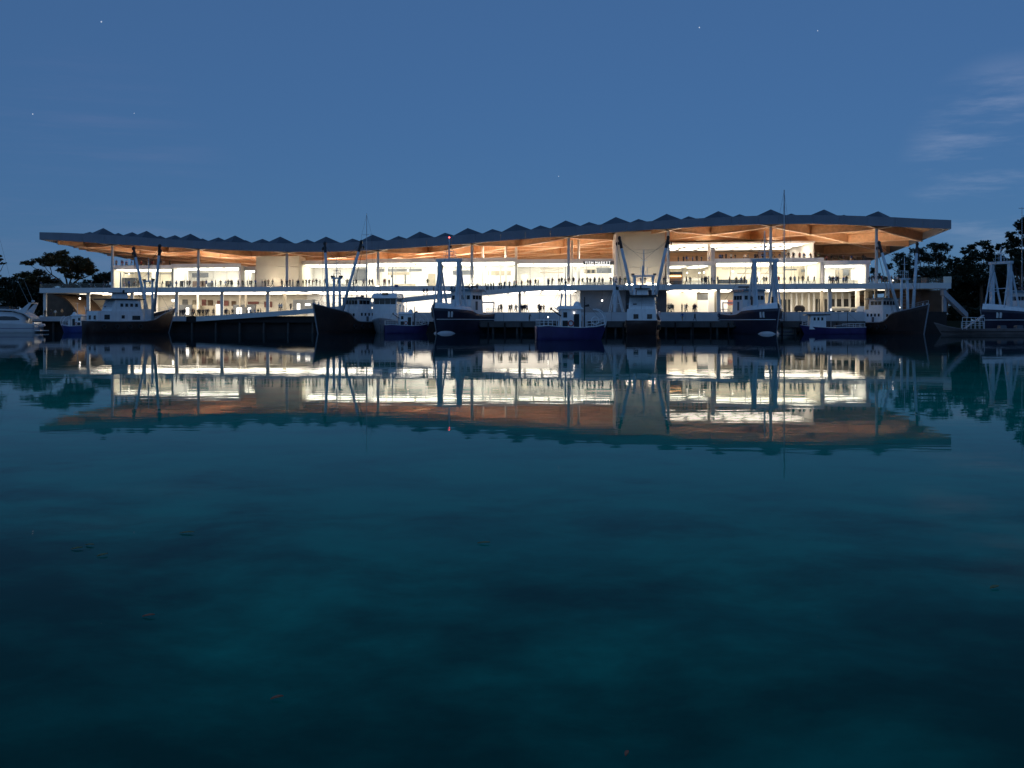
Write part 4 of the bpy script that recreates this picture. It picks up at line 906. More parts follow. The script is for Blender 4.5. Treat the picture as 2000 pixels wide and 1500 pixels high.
def motor_yacht(label, loc, hd):
    e = empty('motor_yacht', loc, hd, label, 'motor yacht')
    def sheer(a): return smooth_tab([(0, 1.9), (.3, 2.2), (.7, 2.5), (1, 2.9)], a, .05)
    hm, dk, hb, X = hull_mesh(17, 4.8, sheer, 2.2, .92, keel=-.9, bul=.25)
    hl = hm.build('hull', M_hwhite, e, True); dk.build('deck', M_deck, e)
    for s_ in strake(hb, X, lambda a: .95, .06): s_.build('hull_stripe', M_hblue, hl)
    MB().taper(-9.9, -8.4, -2.0, 2.0, .35, .55, .1, 0, .1).build('swim_platform', M_hwhite, e)
    MB().taper(-8.6, -7.9, -1.9, 1.9, 1.2, 2.3, .3, .1, .1).build('transom_seat', M_hwhite, e)
    rows = []
    for x, w_, z0, z1 in ((-6.2, 1.75, 1.7, 3.2), (-5.2, 1.9, 1.7, 4.0), (-3.0, 2.0, 1.9, 4.5), (0, 2.0, 2.0, 4.6), (2.4, 1.85, 2.1, 4.1), (4.6, 1.5, 2.3, 3.2), (6.2, .9, 2.4, 2.6)):
        rows.append([(x, -w_, z0), (x, -w_ * .97, z0 + (z1 - z0) * .55), (x, -w_ * .75, z1), (x, w_ * .75, z1), (x, w_ * .97, z0 + (z1 - z0) * .55), (x, w_, z0)])
    mb = MB().grid(rows); mb.f.append(tuple(range(6))); ho = mb.build('superstructure', M_hwhite, e, True)
    for sy in (-1, 1):
        rw = [[(x, sy * (w_ + .03), za), (x, sy * (w_ * .95 + .04), zb_)] for x, w_, za, zb_ in ((-5.0, 1.9, 2.75, 2.95), (-3.8, 1.96, 2.7, 3.5), (-1.5, 2.0, 2.7, 3.6), (.8, 1.98, 2.75, 3.5), (2.6, 1.84, 2.85, 3.25), (3.8, 1.6, 2.9, 2.96))]
        MB().grid(rw).build('side_window', M_win, ho)
        MB().ell((3.0, sy * 2.1, 1.9), .9, .08, .16, 12, 6).build('porthole', M_win, hl)
    # sweeping fly-bridge wing and radar arch
    rows = [[(x, -w_, z), (x, w_, z), (x, w_, z + .35), (x, -w_, z + .35), (x, -w_, z)] for x, w_, z in ((-7.6, 1.9, 3.0), (-6.0, 1.95, 4.1), (-3.6, 1.9, 4.75), (-.5, 1.8, 4.9), (1.8, 1.4, 4.6))]
    mb = MB().grid(rows); mb.f.append((0, 1, 2, 3)); o = len(mb.v) - 5; mb.f.append((o, o + 1, o + 2, o + 3)); mb.build('flybridge', M_hwhite, e)
    MB().taper(-2.6, 1.0, -1.5, 1.5, 5.1, 5.7, .2, 1.0, .2).build('windscreen', M_win, e)
    ar = MB()
    for sy in (-1, 1): ar.hexa([(-6.4, sy * 1.8 - .08, 4.3), (-4.8, sy * 1.8 - .08, 4.6), (-4.8, sy * 1.8 + .08, 4.6), (-6.4, sy * 1.8 + .08, 4.3), (-7.6, sy * 1.5 - .08, 6.4), (-6.9, sy * 1.5 - .08, 6.4), (-6.9, sy * 1.5 + .08, 6.4), (-7.6, sy * 1.5 + .08, 6.4)])
    ar.box(-7.6, -6.9, -1.58, 1.58, 6.4, 6.6); ar.build('radar_arch', M_hwhite, e)
    MB().ell((-7.2, 0, 6.9), .4, .4, .25, 12, 6).build('radome', M_hwhite, e, True)
    for y, dx in ((-1.2, 2.6), (1.2, 2.6)): MB().tube((-6.8, y, 6.4), (-6.8 + dx, y * 1.3, 11.8), .035, .015, 5).build('outrigger_pole', M_steel, e)
    rail(e, [(-8.3, -1.8, 2.0), (-7.4, -1.9, 2.05), (-6.5, -1.95, 2.1)], .7, .025, M_steel)
    MB().tube((-8.7, -.6, 1.4), (-9.6, -.6, 1.7), .35, .3, 10).build('tender_tube', M_hwhite, e)
    return e

def launch(label, loc, hd):
    e = empty('fishing_launch', loc, hd, label, 'launch')
    def sheer(a): return smooth_tab([(0, 1.35), (.5, 1.2), (.8, 1.4), (1, 1.8)], a, .05)
    hm, dk, hb, X = hull_mesh(12.5, 3.4, sheer, .9, .8, keel=-.7, bul=.4)
    hl = hm.build('hull', M_hpurp, e, True); dk.build('deck', M_deck, e)
    for s_ in strake(hb, X, lambda a: sheer(a), .06): s_.build('gunwale', M_bwhite, hl)
    h = MB().taper(1.4, 4.6, -1.15, 1.15, .9, 3.6, .05, .25, .05).build('cabin', M_bwhite, e)
    MB().taper(.6, 5.4, -1.35, 1.35, 3.6, 3.8, .1, .2, .1).build('cabin_roof', M_black, h)
    for y in (-1.14, 1.14): window_row(h, 1.8, 4.0, y, 2.6, 3.2, 3, 'x', .35)
    MB().tube((.2, 0, 1), (.2, 0, 4.6), .06, .05, 6).build('lamp_post', M_steel, e); MB().ell((.2, 0, 4.7), .14, .14, .14, 8, 6).build('deck_lamp', L_lamp, e)
    MB().tube((-3.0, 0, .9), (-3.0, 0, 4.2), .08, .06, 6).build('mast', M_black, e); MB().tube((-3.0, 0, 1.9), (-.2, 0, 1.5), .06, .05, 6).build('boom', M_steel, e)
    MB().taper(-2.6, -.4, -1.2, 1.2, .8, 1.55, .1, .1, .1).build('hatch', M_dgrey, e)
    rail(e, [(X(a, 1.3) + .05, sy * (hb(a, 1.2) - .05), sheer(a)) for sy in (1,) for a in (.02, .1, .2, .3)], .7, .03); rail(e, [(X(a, 1.3) + .05, -(hb(a, 1.2) - .05), sheer(a)) for a in (.02, .1, .2, .3)], .7, .03)
    rail(e, [(X(a, 1.5) - .05, (hb(a, 1.5) - .05), sheer(a)) for a in (.84, .9, .97)], .7, .03); rail(e, [(X(a, 1.5) - .05, -(hb(a, 1.5) - .05), sheer(a)) for a in (.84, .9, .97)], .7, .03)
    wires(e, [((-3, 0, 4.1), (-5.8, 0, 1.6)), ((-3, 0, 4.1), (1.6, 0, 3.8))], .02)
    return e

def at(u, Y, z=0.): return (pxx(u, Y), Y, z)
RAD = math.radians
motor_yacht('white motor yacht with a raked radar arch at the far left edge', at(4, 275), RAD(174))
sail_yacht('sailing yacht with a tall bare mast behind the white motor yacht', at(-3, 286), RAD(175), 26.5)
workboat('small blue-hulled boat with white rails, left of the long white deckhouse trawler', at(152, 271), RAD(165), .9, M_hblue, mast=5.5)
trawler_brown('brown trawler with a long white stepped deckhouse at the left end of the quay', at(258, 263), RAD(42), True, scale=.98, spread=6.3)
trawler_brown('brown trawler pointing its high bow left of centre, white wheelhouse behind', at(672, 256), RAD(240), False, tall_mast=25.2)
cruiser('white-cabined boat with a wide window band moored right of the brown centre-left trawler', at(757, 263), RAD(262))
workboat('small purple-hulled boat with bow hoops in front of the white-cabined boat', at(795, 254), RAD(10), .98)
trawler_navy('navy trawler with tall pale gantry and red mast light, left of the ramp', at(899, 256), RAD(239), red=True, scale=1.04)
workboat('nearest boat: small purple fishing boat with a white radome, alone in front of the quay', at(1117, 160), RAD(8), .98, lamps=True, mast=10.4)
trawler_navy('navy trawler mostly hidden behind the stern of the dark central trawler', at(1228, 260), RAD(170), scale=.72, mast=14.6)
trawler_brown('dark trawler showing its stern and square white deckhouse before the pale right tower', at(1256, 238), RAD(82), True)
trawler_navy('navy trawler with square goalpost gantry, right of the tower', at(1474, 245), RAD(-72), mast=20.0)
sail_yacht('sailing yacht with the tallest mast, hull half hidden behind the right navy trawler', at(1522, 247.5), RAD(4), 28.6, 9.5, .17)
launch('low purple launch with a small white cabin under the right half of the slab', at(1625, 240), RAD(180))
trawler_brown('brown trawler pointing its high bow right, at the right end of the hall', at(1752, 241), RAD(-70), False, lamps=True, scale=.94)
trawler_navy('navy trawler cut off by the right edge, with a gantry before dark trees', at(1982, 247), RAD(206), scale=.98, mast=17.4)

def barge():
    e = empty('barge', at(1925, 228), RAD(180), 'long low grey barge moored at the far right edge', 'barge')
    def sheer(a): return smooth_tab([(0, 1.1), (.75, 1.1), (.9, 1.5), (1, 2.3)], a, .03)
    hm, dk, hb, X = hull_mesh(19, 4.6, sheer, 1.4, .95, keel=-.6, bul=.25, full=3)
    hl = hm.build('hull', M_barge, e, True); dk.build('deck', M_deck, e)
    for s_ in strake(hb, X, lambda a: .55, .08): s_.build('rubbing_strake', M_dark, hl)
    rail(e, [(5.0 - .8 * i, 1.6, .9 + .0 * i) for i in range(6)], 1.5, .045); rail(e, [(5.0 - .8 * i, 2.1, .9) for i in range(6)], 2.2, .045)
    MB().hexa([(4.6, 1.0, .9), (1.0, 1.0, 3.4), (1.0, 2.0, 3.4), (4.6, 2.0, .9), (4.6, 1.0, 1.1), (1.0, 1.0, 3.6), (1.0, 2.0, 3.6), (4.6, 2.0, 1.1)]).build('gangway', M_steel, e)
    for x in (-3, -6): MB().taper(x - .6, x + .6, -.9, .9, .85, 1.7, .1, .1, .1).build('deck_locker', M_dgrey, e)
barge()
p_ = empty('mooring_pole', at(1996, 262, 0), 0, 'thin tall pole against the sky at the far right edge', 'pole')
MB().tube((0, 0, -1), (0, 0, 26.5), .10, .05, 8).build('shaft', M_steel, p_); MB().box(-.7, .7, -.04, .04, 26.2, 26.3).build('crossbar', M_steel, p_)

# ------------------------------------------------------------------ trees
def tree(name, label, Y, base, clumps, n, leaf, m, group, limbs=True, flat=.5, seed=1):
    R_ = random.Random(seed); bx_, bz_ = pxx(base[0], Y), 2.6
    e = empty(name, (bx_, Y, bz_), 0, label, 'tree', group)
    loc = Vector(e.location); cs = []
    for u, v, ru, rv in clumps:
        k = Y / F; cs.append((Vector((pxx(u, Y), Y + R_.uniform(-1, 1) * min(ru, 22) * k * .9, pz(v, Y))) - loc, ru * k, rv * k))
    fork = Vector((R_.uniform(-.3, .3), 0, max(1.8, (pz(base[1], Y) - bz_))))
    t_ = MB(); r0 = .32 + .012 * fork.z * 2
    t_.tube((0, 0, -.4), fork, r0 * 1.25, r0 * .8, 9)
    if limbs:
        order = sorted(cs, key=lambda q_: q_[0].x); k_ = max(3, len(order) // 4)
        for g_ in range(k_):
            grp = order[g_ * len(order) // k_:(g_ + 1) * len(order) // k_]
            if not grp: continue
            cen = sum((q_[0] for q_ in grp), Vector()) / len(grp); hub = fork.lerp(cen, .62) - Vector((0, 0, .08 * (cen - fork).length))
            mid = fork.lerp(hub, .5) + Vector((R_.uniform(-.35, .35), R_.uniform(-.5, .5), .10 * (hub - fork).length))
            t_.tube(fork, mid, r0 * .6, r0 * .46, 7); t_.tube(mid, hub, r0 * .46, r0 * .34, 6)
            for c_, rx, rz in grp:
                tip = c_ - Vector((0, 0, rz * .3)); kn = hub.lerp(tip, .5) + Vector((R_.uniform(-.4, .4), R_.uniform(-.4, .4), -.12 * (tip - hub).length))
                t_.tube(hub, kn, r0 * .24, r0 * .17, 5); t_.tube(kn, tip, r0 * .17, r0 * .08, 5)
                for _ in range(4):
                    d_ = Vector((R_.uniform(-1, 1) * rx, R_.uniform(-1, 1) * rx, R_.uniform(-.2, .8) * rz)) * .8; t_.tube(tip, c_ + d_, r0 * .08, r0 * .025, 4)
    t_.build('trunk', M_bark, e)
    cr = MB(); tot = sum(rx * rx * rz for _, rx, rz in cs) ** 1.
    wts = [(rx * rz) for _, rx, rz in cs]; W_ = sum(wts)
    for (c_, rx, rz), w_ in zip(cs, wts):
        cnt = int(1.5 * n * w_ / W_)
        subs = []
        for _ in range(max(8, cnt // 20)):
            d_ = Vector((R_.gauss(0, 1), R_.gauss(0, 1), R_.gauss(0, 1))).normalized() * R_.uniform(.35, 1.02); subs.append(Vector((d_.x * rx, d_.y * rx * .9, d_.z * rz)))
        for _ in range(cnt):
            s_ = R_.choice(subs); sg_ = min(rx, rz * 1.6) * .15
            p = c_ + s_ + Vector((R_.gauss(0, sg_), R_.gauss(0, sg_), R_.gauss(0, sg_ * .6)))
            a_ = Vector((R_.gauss(0, 1), R_.gauss(0, 1), R_.gauss(0, flat))).normalized(); b_ = a_.cross(Vector((R_.gauss(0, .6), R_.gauss(0, .6), 1))).normalized()
            l_ = leaf * R_.uniform(.45, 1.1)
            cr.add([p - a_ * l_, p + b_ * l_ * .45, p + a_ * l_, p - b_ * l_ * .45], [(0, 1, 2, 3)])
    me = bpy.data.meshes.new('crown'); me.from_pydata(cr.v, [], cr.f); me.materials.append(m)
    o = bpy.data.objects.new('crown', me); C.objects.link(o); o.parent = e
    return e
GL, GR = 'trees at the left end of the quay', 'trees at the right end of the quay'
tree('umbrella_tree', 'flat-topped spreading tree against the sky at the left end', 338, (132, 566), [(58, 514, 17, 5), (80, 509, 20, 6), (102, 501, 19, 8), (121, 495, 15, 6), (126, 489, 5, 2), (112, 512, 20, 9), (138, 515, 17, 10), (162, 511, 14, 7), (172, 518, 16, 9), (186, 528, 9, 5), (150, 527, 22, 9), (176, 533, 10, 5), (118, 526, 12, 5), (95, 515, 16, 6), (150, 506, 14, 6), (135, 530, 16, 6), (120, 505, 22, 8), (158, 520, 20, 10), (145, 540, 20, 6)], 14000, .38, M_leafw, GL, True, .35, 3)
tree('umbrella_tree', 'lower spreading tree left of the flat-topped one', 343, (96, 572), [(40, 538, 14, 5), (58, 536, 16, 6), (78, 533, 16, 7), (70, 546, 22, 8), (92, 545, 16, 8), (108, 552, 14, 8), (50, 550, 18, 8), (85, 556, 20, 8)], 6000, .38, M_leafw, GL, True, .35, 4)
tree('broadleaf_tree', 'dark tree mass behind the motor yacht mast', 352, (30, 600), [(2, 552, 12, 14), (18, 556, 18, 16), (42, 562, 20, 18), (66, 570, 20, 20), (25, 582, 34, 20), (60, 592, 30, 16), (20, 604, 30, 14), (5, 575, 16, 18), (70, 608, 26, 12), (45, 578, 30, 18)], 10000, .55, M_leafd, GL, False, .6, 5)
tree('broadleaf_tree', 'dark tree mass behind the left end of the first-floor terrace', 356, (190, 600), [(205, 545, 12, 10), (190, 552, 14, 12), (170, 558, 14, 12), (150, 566, 20, 14), (212, 560, 14, 14), (120, 576, 26, 18), (95, 585, 24, 18), (228, 552, 10, 10), (160, 585, 30, 18), (200, 580, 22, 18), (110, 600, 30, 14), (180, 570, 22, 14), (208, 538, 12, 8), (196, 545, 16, 10)], 12000, .55, M_leafd, GL, False, .6, 6)
tree('umbrella_tree', 'branch tip of a tree showing at the left frame edge', 334, (-16, 560), [(-6, 500, 10, 4), (2, 508, 10, 4), (6, 515, 9, 3), (-14, 512, 14, 8)], 1300, .32, M_leafw, GL, True, .35, 7)
tree('broadleaf_tree', 'tall leafy tree right of the roof end, nearest the hall', 330, (1812, 545), [(1756, 503, 14, 10), (1776, 512, 18, 14), (1790, 492, 16, 10), (1808, 503, 18, 14), (1826, 482, 17, 11), (1846, 484, 12, 9), (1842, 502, 20, 14), (1858, 512, 12, 12), (1775, 535, 26, 12), (1815, 530, 28, 16), (1850, 532, 22, 16), (1738, 520, 8, 9), (1868, 528, 10, 10), (1796, 550, 30, 12), (1840, 550, 34, 14), (1872, 518, 12, 14), (1878, 538, 18, 14), (1764, 520, 16, 12)], 10500, .45, M_leafd, GR, True, .6, 8)
tree('broadleaf_tree', 'leafy tree standing clear in the middle of the right-hand gap', 328, (1918, 560), [(1884, 490, 9, 8), (1898, 486, 12, 8), (1916, 476, 14, 7), (1934, 484, 12, 8), (1948, 484, 9, 8), (1906, 500, 18, 11), (1934, 500, 18, 12), (1950, 505, 10, 10), (1890, 508, 12, 10), (1900, 524, 26, 14), (1938, 524, 26, 14), (1918, 542, 36, 14), (1960, 512, 14, 14), (1956, 535, 18, 14), (1882, 525, 14, 14)], 9000, .45, M_leafd, GR, True, .6, 9)
tree('broadleaf_tree', 'tallest leafy tree cut by the right frame edge', 324, (1992, 560), [(1974, 460, 10, 11), (1966, 480, 11, 9), (1990, 440, 9, 9), (2000, 430, 12, 10), (1986, 474, 13, 12), (1998, 450, 10, 10), (2008, 440, 14, 14), (2006, 470, 16, 18), (1982, 494, 16, 10), (2000, 500, 18, 14), (1978, 512, 16, 10), (1995, 526, 26, 16)], 8000, .45, M_leafd, GR, True, .6, 10)
tree('broadleaf_tree', 'low dark thicket behind the outside stair at the right', 334, (1890, 600), [(1870, 552, 18, 12), (1895, 560, 24, 16), (1880, 582, 26, 18), (1912, 590, 24, 16), (1880, 604, 30, 14), (1865, 575, 18, 18), (1895, 612, 30, 10)], 9000, .6, M_leafd, GR, False, .6, 11)
tree('broadleaf_tree', 'lowest dark bush at the foot of the outside stair', 288, (1885, 618), [(1860, 608, 9, 12), (1870, 612, 12, 12), (1886, 612, 18, 12), (1852, 621, 8, 7), (1864, 622, 10, 7), (1876, 623, 10, 7), (1888, 623, 10, 7), (1908, 610, 18, 10), (1930, 612, 18, 9)], 8000, .4, M_leafd, GR, False, .6, 21)
tree('broadleaf_tree', 'low dark thicket behind the gantry at the right edge', 332, (1965, 600), [(1945, 556, 22, 14), (1975, 558, 24, 16), (1940, 584, 26, 18), (1980, 588, 28, 20), (2004, 570, 18, 22), (1950, 606, 34, 14), (1995, 606, 30, 14), (1930, 570, 24, 16)], 10000, .6, M_leafd, GR, False, .6, 12)
tree('broadleaf_tree', 'small dark tree seen between the right glass room and the outer roof column', 340, (1716, 590), [(1704, 528, 7, 7), (1712, 540, 9, 7), (1730, 545, 12, 6), (1756, 550, 16, 7), (1780, 556, 14, 8)], 1700, .4, M_leafd, GR, False, .6, 13)

# ------------------------------------------------------------------ people
def person_mesh(name, joints, bones, radii):
    me = bpy.data.meshes.new(name); keys = list(joints); idx = {k: i for i, k in enumerate(keys)}
    me.from_pydata([joints[k] for k in keys], [(idx[a_], idx[b_]) for a_, b_ in bones], [])
    o = bpy.data.objects.new(name, me); C.objects.link(o)
    md = o.modifiers.new('skin', 'SKIN'); md.use_smooth_shade = True
    for k in keys:
        sv = me.skin_vertices[0].data[idx[k]]; r = radii.get(k.rstrip('LR'), .06); sv.radius = r if isinstance(r, tuple) else (r, r); sv.use_root = (k == 'pelvis')
    sm = o.modifiers.new('sub', 'SUBSURF'); sm.levels = 1; sm.render_levels = 1
    dg = bpy.context.evaluated_depsgraph_get(); em = bpy.data.meshes.new_from_object(o.evaluated_get(dg)); bpy.data.objects.remove(o)
    return em
RADII = {'pelvis': (.15, .11), 'waist': (.13, .10), 'chest': (.17, .11), 'neck': .055, 'head': (.085, .10), 'crown': (.06, .07), 'shoulder': .065, 'elbow': .045, 'wrist': .035, 'hand': .032, 'hip': .095, 'knee': .062, 'ankle': .045, 'toe': .04}
BONES = [('pelvis', 'waist'), ('waist', 'chest'), ('chest', 'neck'), ('neck', 'head'), ('head', 'crown')] + [(a_ + s_ if a_ not in ('chest', 'pelvis') else a_, b_ + s_) for s_ in 'LR' for a_, b_ in (('chest', 'shoulder'), ('shoulder', 'elbow'), ('elbow', 'wrist'), ('wrist', 'hand'), ('pelvis', 'hip'), ('hip', 'knee'), ('knee', 'ankle'), ('ankle', 'toe'))]
def pose(el, wr, kn, an, lean=0., hipz=.92):
    j = {'pelvis': (0, 0, hipz), 'waist': (0, lean * .3, hipz + .16), 'chest': (0, lean * .7, hipz + .40), 'neck': (0, lean, hipz + .58), 'head': (0, lean * 1.1 - .01, hipz + .70), 'crown': (0, lean * 1.1, hipz + .80)}
    for s_, sg_ in (('L', 1), ('R', -1)):
        i = 0 if s_ == 'L' else 1
        j['shoulder' + s_] = (sg_ * .19, lean * .9, hipz + .50); j['elbow' + s_] = (sg_ * el[i][0], el[i][1], hipz - .92 + el[i][2]); j['wrist' + s_] = (sg_ * wr[i][0], wr[i][1], hipz - .92 + wr[i][2])
        j['hand' + s_] = (sg_ * wr[i][0] * .98, wr[i][1] - .03, hipz - .92 + wr[i][2] - .09)
        j['hip' + s_] = (sg_ * .10, 0, hipz - .06); j['knee' + s_] = (sg_ * kn[i][0], kn[i][1], kn[i][2]); j['ankle' + s_] = (sg_ * an[i][0], an[i][1], an[i][2]); j['toe' + s_] = (sg_ * (an[i][0] + .02), an[i][1] - .13, max(.035, an[i][2] - .04))
    return j
E0, W0, K0, A0 = (.24, .03, 1.14), (.26, -.03, .90), (.11, -.01, .49), (.12, .02, .08)
POSES = [('standing relaxed', pose((E0, E0), (W0, W0), (K0, K0), (A0, A0))),
    ('walking', pose(((.23, .12, 1.15), (.23, -.12, 1.15)), ((.24, .05, .92), (.22, -.28, 1.0)), ((.10, -.16, .52), (.10, .06, .50)), ((.11, -.22, .10), (.11, .32, .14)), -.04)),
    ('with folded arms', pose(((.27, -.04, 1.16), (.27, -.04, 1.16)), ((.06, -.20, 1.12), (.06, -.22, 1.16)), (K0, K0), (A0, A0))),
    ('with one hand raised', pose((E0, (.28, -.06, 1.30)), (W0, (.18, -.18, 1.52)), (K0, K0), (A0, A0))),
    ('leaning forward', pose(((.24, -.18, 1.14), (.24, -.18, 1.14)), ((.20, -.38, 1.04), (.20, -.38, 1.04)), (K0, K0), (A0, A0), -.16))]
PM = []
M_skin = mat('skin', (.42, .26, .18), .6, 0, .1, 3); M_hair = mat('hair', (.03, .02, .015), .7, 0, .2, 4)
for nm, j in POSES:
    me = person_mesh('person', j, BONES, RADII)
    me.materials.clear()
    tops = mat('cloth_black', (.02, .02, .024), .8, 0, .2, 5); 
    for m_ in (tops, tops, M_skin, M_hair): me.materials.append(m_)
    for p in me.polygons:
        x, y, z = p.center
        p.use_smooth = True
        p.material_index = 3 if (z > 1.60 and y > -.06) or z > 1.70 else (2 if z > 1.47 else (0 if z > .93 and True else 1))
        if abs(x) > .17 and .72 < z < .92: p.material_index = 2
    PM.append((nm, me))
CL = {'black': tops, 'navy': mat('cloth_navy', (.02, .03, .075), .8, 0, .2, 5), 'charcoal': mat('cloth_charcoal', (.05, .05, .055), .8, 0, .2, 5), 'dark red': mat('cloth_red', (.22, .03, .03), .8, 0, .2, 5), 'white': mat('cloth_white', (.65, .64, .62), .8, 0, .05, 5), 'blue': mat('cloth_blue', (.06, .12, .35), .8, 0, .15, 5), 'tan': mat('cloth_tan', (.35, .25, .15), .8, 0, .15, 5), 'olive': mat('cloth_olive', (.08, .09, .05), .8, 0, .15, 5)}
TOPS = ['black', 'black', 'navy', 'charcoal', 'black', 'navy', 'dark red', 'white', 'blue', 'tan', 'olive', 'charcoal']; BOT = ['black', 'navy', 'charcoal', 'black', 'tan']
def ordn(i): return ['first', 'second', 'third', 'fourth', 'fifth', 'sixth', 'seventh', 'eighth', 'ninth', 'tenth', 'eleventh', 'twelfth', 'thirteenth', 'fourteenth', 'fifteenth', 'sixteenth', 'seventeenth', 'eighteenth', 'nineteenth', 'twentieth', 'twenty-first', 'twenty-second', 'twenty-third', 'twenty-fourth', 'twenty-fifth', 'twenty-sixth', 'twenty-seventh', 'twenty-eighth'][i]
RP = random.Random(5)
PLACED = []
def people(us, t0, t1, zf, place, group):
    us = sorted(us)
    for i, u in enumerate(us):
        for _ in range(8):
            t = RP.uniform(t0, t1); Y = Yof(u, t); x = pxx(u, Y)
            if all((x - a_) ** 2 + (Y - b_) ** 2 > .3 for a_, b_, c_ in PLACED): break
        z = zf(u) if callable(zf) else zf
        PLACED.append((x, Y, z))
        k = RP.choice([0, 0, 1, 1, 2, 3, 4]); nm, me = PM[k]; top, bot = RP.choice(TOPS), RP.choice(BOT)
        o = bpy.data.objects.new('person', me); C.objects.link(o); o.location = (x, Y, z); o.rotation_euler = (0, 0, RP.uniform(0, 6.28))
        h = RP.uniform(.93, 1.08); o.scale = (h * RP.uniform(1.08, 1.3), h * 1.1, h)
        for sl, mm in ((0, CL[top]), (1, CL[bot])): o.material_slots[sl].link = 'OBJECT'; o.material_slots[sl].material = mm
        tag(o, f'person in {top}, {ordn(i)} from left {place}', 'person', group)
def sc5(base, L_): return [base + x / 5 for x in L_]
G1, G2, G3, G4, G5 = 'people on the first-floor terrace', 'people on the roof terraces', 'people on the promenade', 'people on the ramp', 'people on the lower wharf'
people(sc5(0, [400, 890, 1015, 1060]), 1.5, 5, ZS1, 'on the dim far left terrace', G1)
people(sc5(0, [1215, 1260, 1310, 1355, 1410, 1465, 1525, 1580, 1645, 1720, 1800, 1850]), 1.5, 7, ZS1, 'behind the far left trawler booms, first floor', G1)
people(sc5(340, [25, 85, 130, 155, 280, 315, 370, 405, 455, 500, 515, 530, 555, 570, 625, 675, 715, 740, 755, 795]), .8, 3.2, ZS1, 'on the first floor left of the left tower', G1)
people(sc5(340, [860, 885, 895, 920, 960, 1045, 1055, 1100, 1130, 1160, 1205, 1215]), .8, 3.0, ZS1, 'on the first floor before the left tower', G1)
people(sc5(340, [1260, 1290, 1320, 1350, 1390, 1425, 1560, 1600, 1475, 1690, 1710, 1750, 1780, 1850, 1910, 1940]), .8, 3.2, ZS1, 'on the first floor right of the left tower', G1)
people(sc5(680, [150, 208, 235, 350, 360, 400, 775]), .8, 3.2, ZS1, 'on the first floor above the white-cabined boat', G1)
def ramp_people(us, place):
    us = sorted(us)
    for u in us: pass
    for i, u in enumerate(us):
        t = ramp_t(u) + RP.uniform(.9, 3.5); z = ramp_z(u) - .06; Y = Yof(u, t); x = pxx(u, Y)
        PLACED.append((x, Y, z)); k = RP.choice([0, 1, 1, 2, 4]); nm, me = PM[k]; top, bot = RP.choice(TOPS), RP.choice(BOT)
        o = bpy.data.objects.new('person', me); C.objects.link(o); o.location = (x, Y, z); o.rotation_euler = (0, 0, RP.uniform(0, 6.28)); h = RP.uniform(.97, 1.08); o.scale = (h * 1.18, h * 1.1, h)
        for sl, mm in ((0, CL[top]), (1, CL[bot])): o.material_slots[sl].link = 'OBJECT'; o.material_slots[sl].material = mm
        tag(o, f'person in {top}, {ordn(i)} from left {place}', 'person', G4)
ramp_people(sc5(680, [740, 770, 835, 885, 905]), 'on the ramp left of the navy gantry')
ramp_people(sc5(680, [1010, 1045, 1080, 1185, 1210, 1260]), 'on the ramp behind the navy gantry')
ramp_people(sc5(680, [1350, 1365, 1395, 1420, 1475, 1495, 1525, 1575, 1620, 1640, 1695, 1755, 1778, 1830, 1855, 1950, 1960, 1990]), 'on the ramp right of the navy gantry')
people(sc5(1000, [460, 487, 520, 555, 600, 650, 690, 735, 765, 800, 810, 850, 885]), .8, 3.0, ZS1, 'at the head of the ramp, below the sign', G1)
people(sc5(1000, [965, 990, 1010, 1020, 1050, 1060, 1105, 1140, 1255, 1300, 1390, 1480, 1495]), .8, 3.0, ZS1, 'before the pale right tower', G1)
people(sc5(1300, [205, 240, 355, 380, 390, 400, 420, 450, 475, 510]), .8, 3.2, ZS1, 'between dark kiosk and goalpost gantry', G1)
people(sc5(1300, [625, 690, 740, 770, 895, 960, 985]), .8, 3.2, ZS1, 'seen through the right goalpost gantry', G1)
people(sc5(1300, [1075, 1105, 1160, 1220, 1260, 1300, 1340, 1390, 1450]), .8, 3.2, ZS1, 'right of the goalpost gantry, first floor', G1)
people(sc5(1300, [1600, 1615, 1630, 1640, 1660, 1675, 1690, 1735, 1755, 1770]), 2, 7, ZS1, 'before the far right glass room', G1)
people(sc5(1600, [490, 515, 540, 580, 610, 640, 665, 690, 715, 735, 760, 800]), 1.5, 8, ZS1, 'on the dim first-floor terrace at the right end', G1)
def zroom(i): return ROOMZ[i + (1 if i > 2 else 0)][4]
people(sc5(0, [1135, 1185, 1200, 1228, 1240, 1280, 1335, 1380, 1440, 1475, 1485, 1555, 1575, 1600, 1660]), 9.5, 12, zroom(0), 'on the far left roof terrace', G2)
people(sc5(1300, [30, 125, 175, 205, 215, 265, 305, 350, 425, 450]), 10.5, 13, zroom(5), 'on the roof terrace right of the tower', G2)
people(sc5(1300, [530, 545, 555, 590, 640, 680, 765, 785, 805, 870, 880, 905, 950]), 9.5, 14, zroom(6), 'on the long roof terrace, left half', G2)
people(sc5(1300, [1020, 1045, 1065, 1120, 1170, 1200, 1240, 1250, 1310, 1345, 1360, 1420, 1490]), 9.5, 14, zroom(6), 'on the long roof terrace, right half', G2)
people(sc5(1300, [1570, 1620, 1690, 1740, 1805, 1815, 1850, 1930, 1945]), 9.5, 12, zroom(7), 'on the roof terrace at the far right', G2)
people(sc5(0, [440, 500, 540, 600, 715, 840, 870, 890]), -6, 2, ZL, 'on the promenade left of the long deckhouse trawler', G3)
people(sc5(340, [30, 60, 80, 90, 105, 170, 185, 200, 235, 250, 280, 290, 305, 315, 330, 385]), -4.5, 0, ZL, 'on the promenade right of the far left trawler', G3)
people(sc5(340, [500, 515, 540, 570, 640, 715, 745, 755, 790, 820, 845]), -2.5, 2, lambda u: ZL, 'behind the rising ramp edge', G3)
ramp_people(sc5(340, [1030, 1050, 1140]), 'on the low ramp end beside the brown bow')
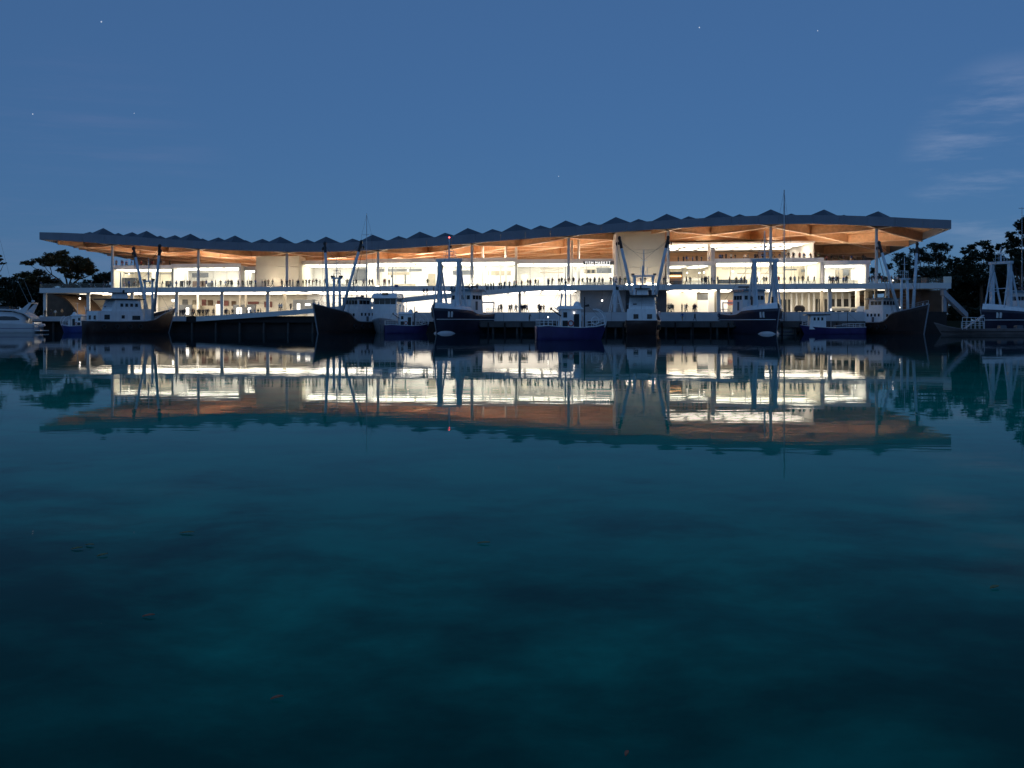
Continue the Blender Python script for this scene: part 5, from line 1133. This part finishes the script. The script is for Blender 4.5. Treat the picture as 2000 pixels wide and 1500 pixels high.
people(sc5(680, [1470, 1490, 1500, 1575, 1595, 1630, 1645, 1690, 1705, 1715, 1730, 1750, 1860, 1870, 1885, 1910]), -6.5, -4, ZR, 'on the promenade left of the nearest boat', G3)
people(sc5(1300, [25, 40, 55, 70, 160, 190, 205, 270, 285, 295]), -6.5, -4, ZR, 'on the promenade right of the stern-on trawler', G3)
people([1034, 1333, 1357, 1404], -12.5, -10.5, 2.5, 'on the lower wharf along the water', G5)

# ------------------------------------------------------------------ floating leaves near the camera, stars
M_lo = mat('leaf_rust', (.34, .11, .05), .7, 0, .3, 20); M_ly = mat('leaf_yellow_green', (.15, .16, .05), .7, 0, .3, 20)
def leaf(u, v, ln, m, label, rz):
    Y = CZ * F / (v - HZ); e = MB(); pts = [(-.5, 0), (-.25, .16), (.1, .2), (.38, .1), (.5, 0), (.38, -.1), (.1, -.2), (-.25, -.16)]
    vs_ = [(x * ln, y * ln, .012 + .03 * abs(y) + .01 * x) for x, y in pts] + [(x * ln, y * ln, .006 + .03 * abs(y) + .01 * x) for x, y in pts]
    e.add(vs_, [tuple(range(8)), tuple(range(15, 7, -1))] + [(i, (i + 1) % 8, 8 + (i + 1) % 8, 8 + i) for i in range(8)])
    o = e.build('floating_leaf', m); o.location = (pxx(u, Y), Y, .004); o.rotation_euler = (0, 0, rz); tag(o, label, 'leaf', 'leaves floating on the water')
leaf(290, 1205, .09, M_lo, 'rust leaf floating on dark water at the lower left', .2); leaf(541, 1366, .075, M_lo, 'rust leaf floating below the lower left dark patch', .4)
leaf(1224, 1476, .05, M_lo, 'reddish leaf floating near the bottom edge, right of centre', 1.2); leaf(365, 1042, .15, M_ly, 'largest yellow-green leaf floating left of centre', .1)
leaf(150, 1073, .11, M_ly, 'yellow-green leaf floating, leftmost of the upper pair', .5); leaf(175, 1066, .1, M_ly, 'yellow-green leaf floating, right of the upper pair', -.3)
leaf(945, 1062, .13, M_ly, 'yellow-green leaf floating alone near the middle', .0); leaf(1942, 1149, .12, M_ly, 'pale leaf floating near the right edge', .6); leaf(200, 1086, .12, M_ly, 'small yellow-green leaf just below the upper left pair', .9)
L_star = emit('star_light', (.9, .95, 1), .5)
for u, v, r, lb in ((198, 44, 7.5, 'brightest star at the upper left'), (64, 224, 6, 'faint star near the left edge'), (1366, 55, 6.5, 'star right of centre near the top edge'), (1597, 61, 5, 'faint star at the upper right'), (1091, 345, 4, 'faint star above the middle of the roof'), (262, 222, 4, 'faint star left of centre, high in the sky')):
    Yd = 12000; o = MB().ell((0, 0, 0), r, r, r, 8, 6).build('star', L_star); o.location = (pxx(u, Yd), Yd, pz(v, Yd)); tag(o, lb, 'star', 'stars in the evening sky')
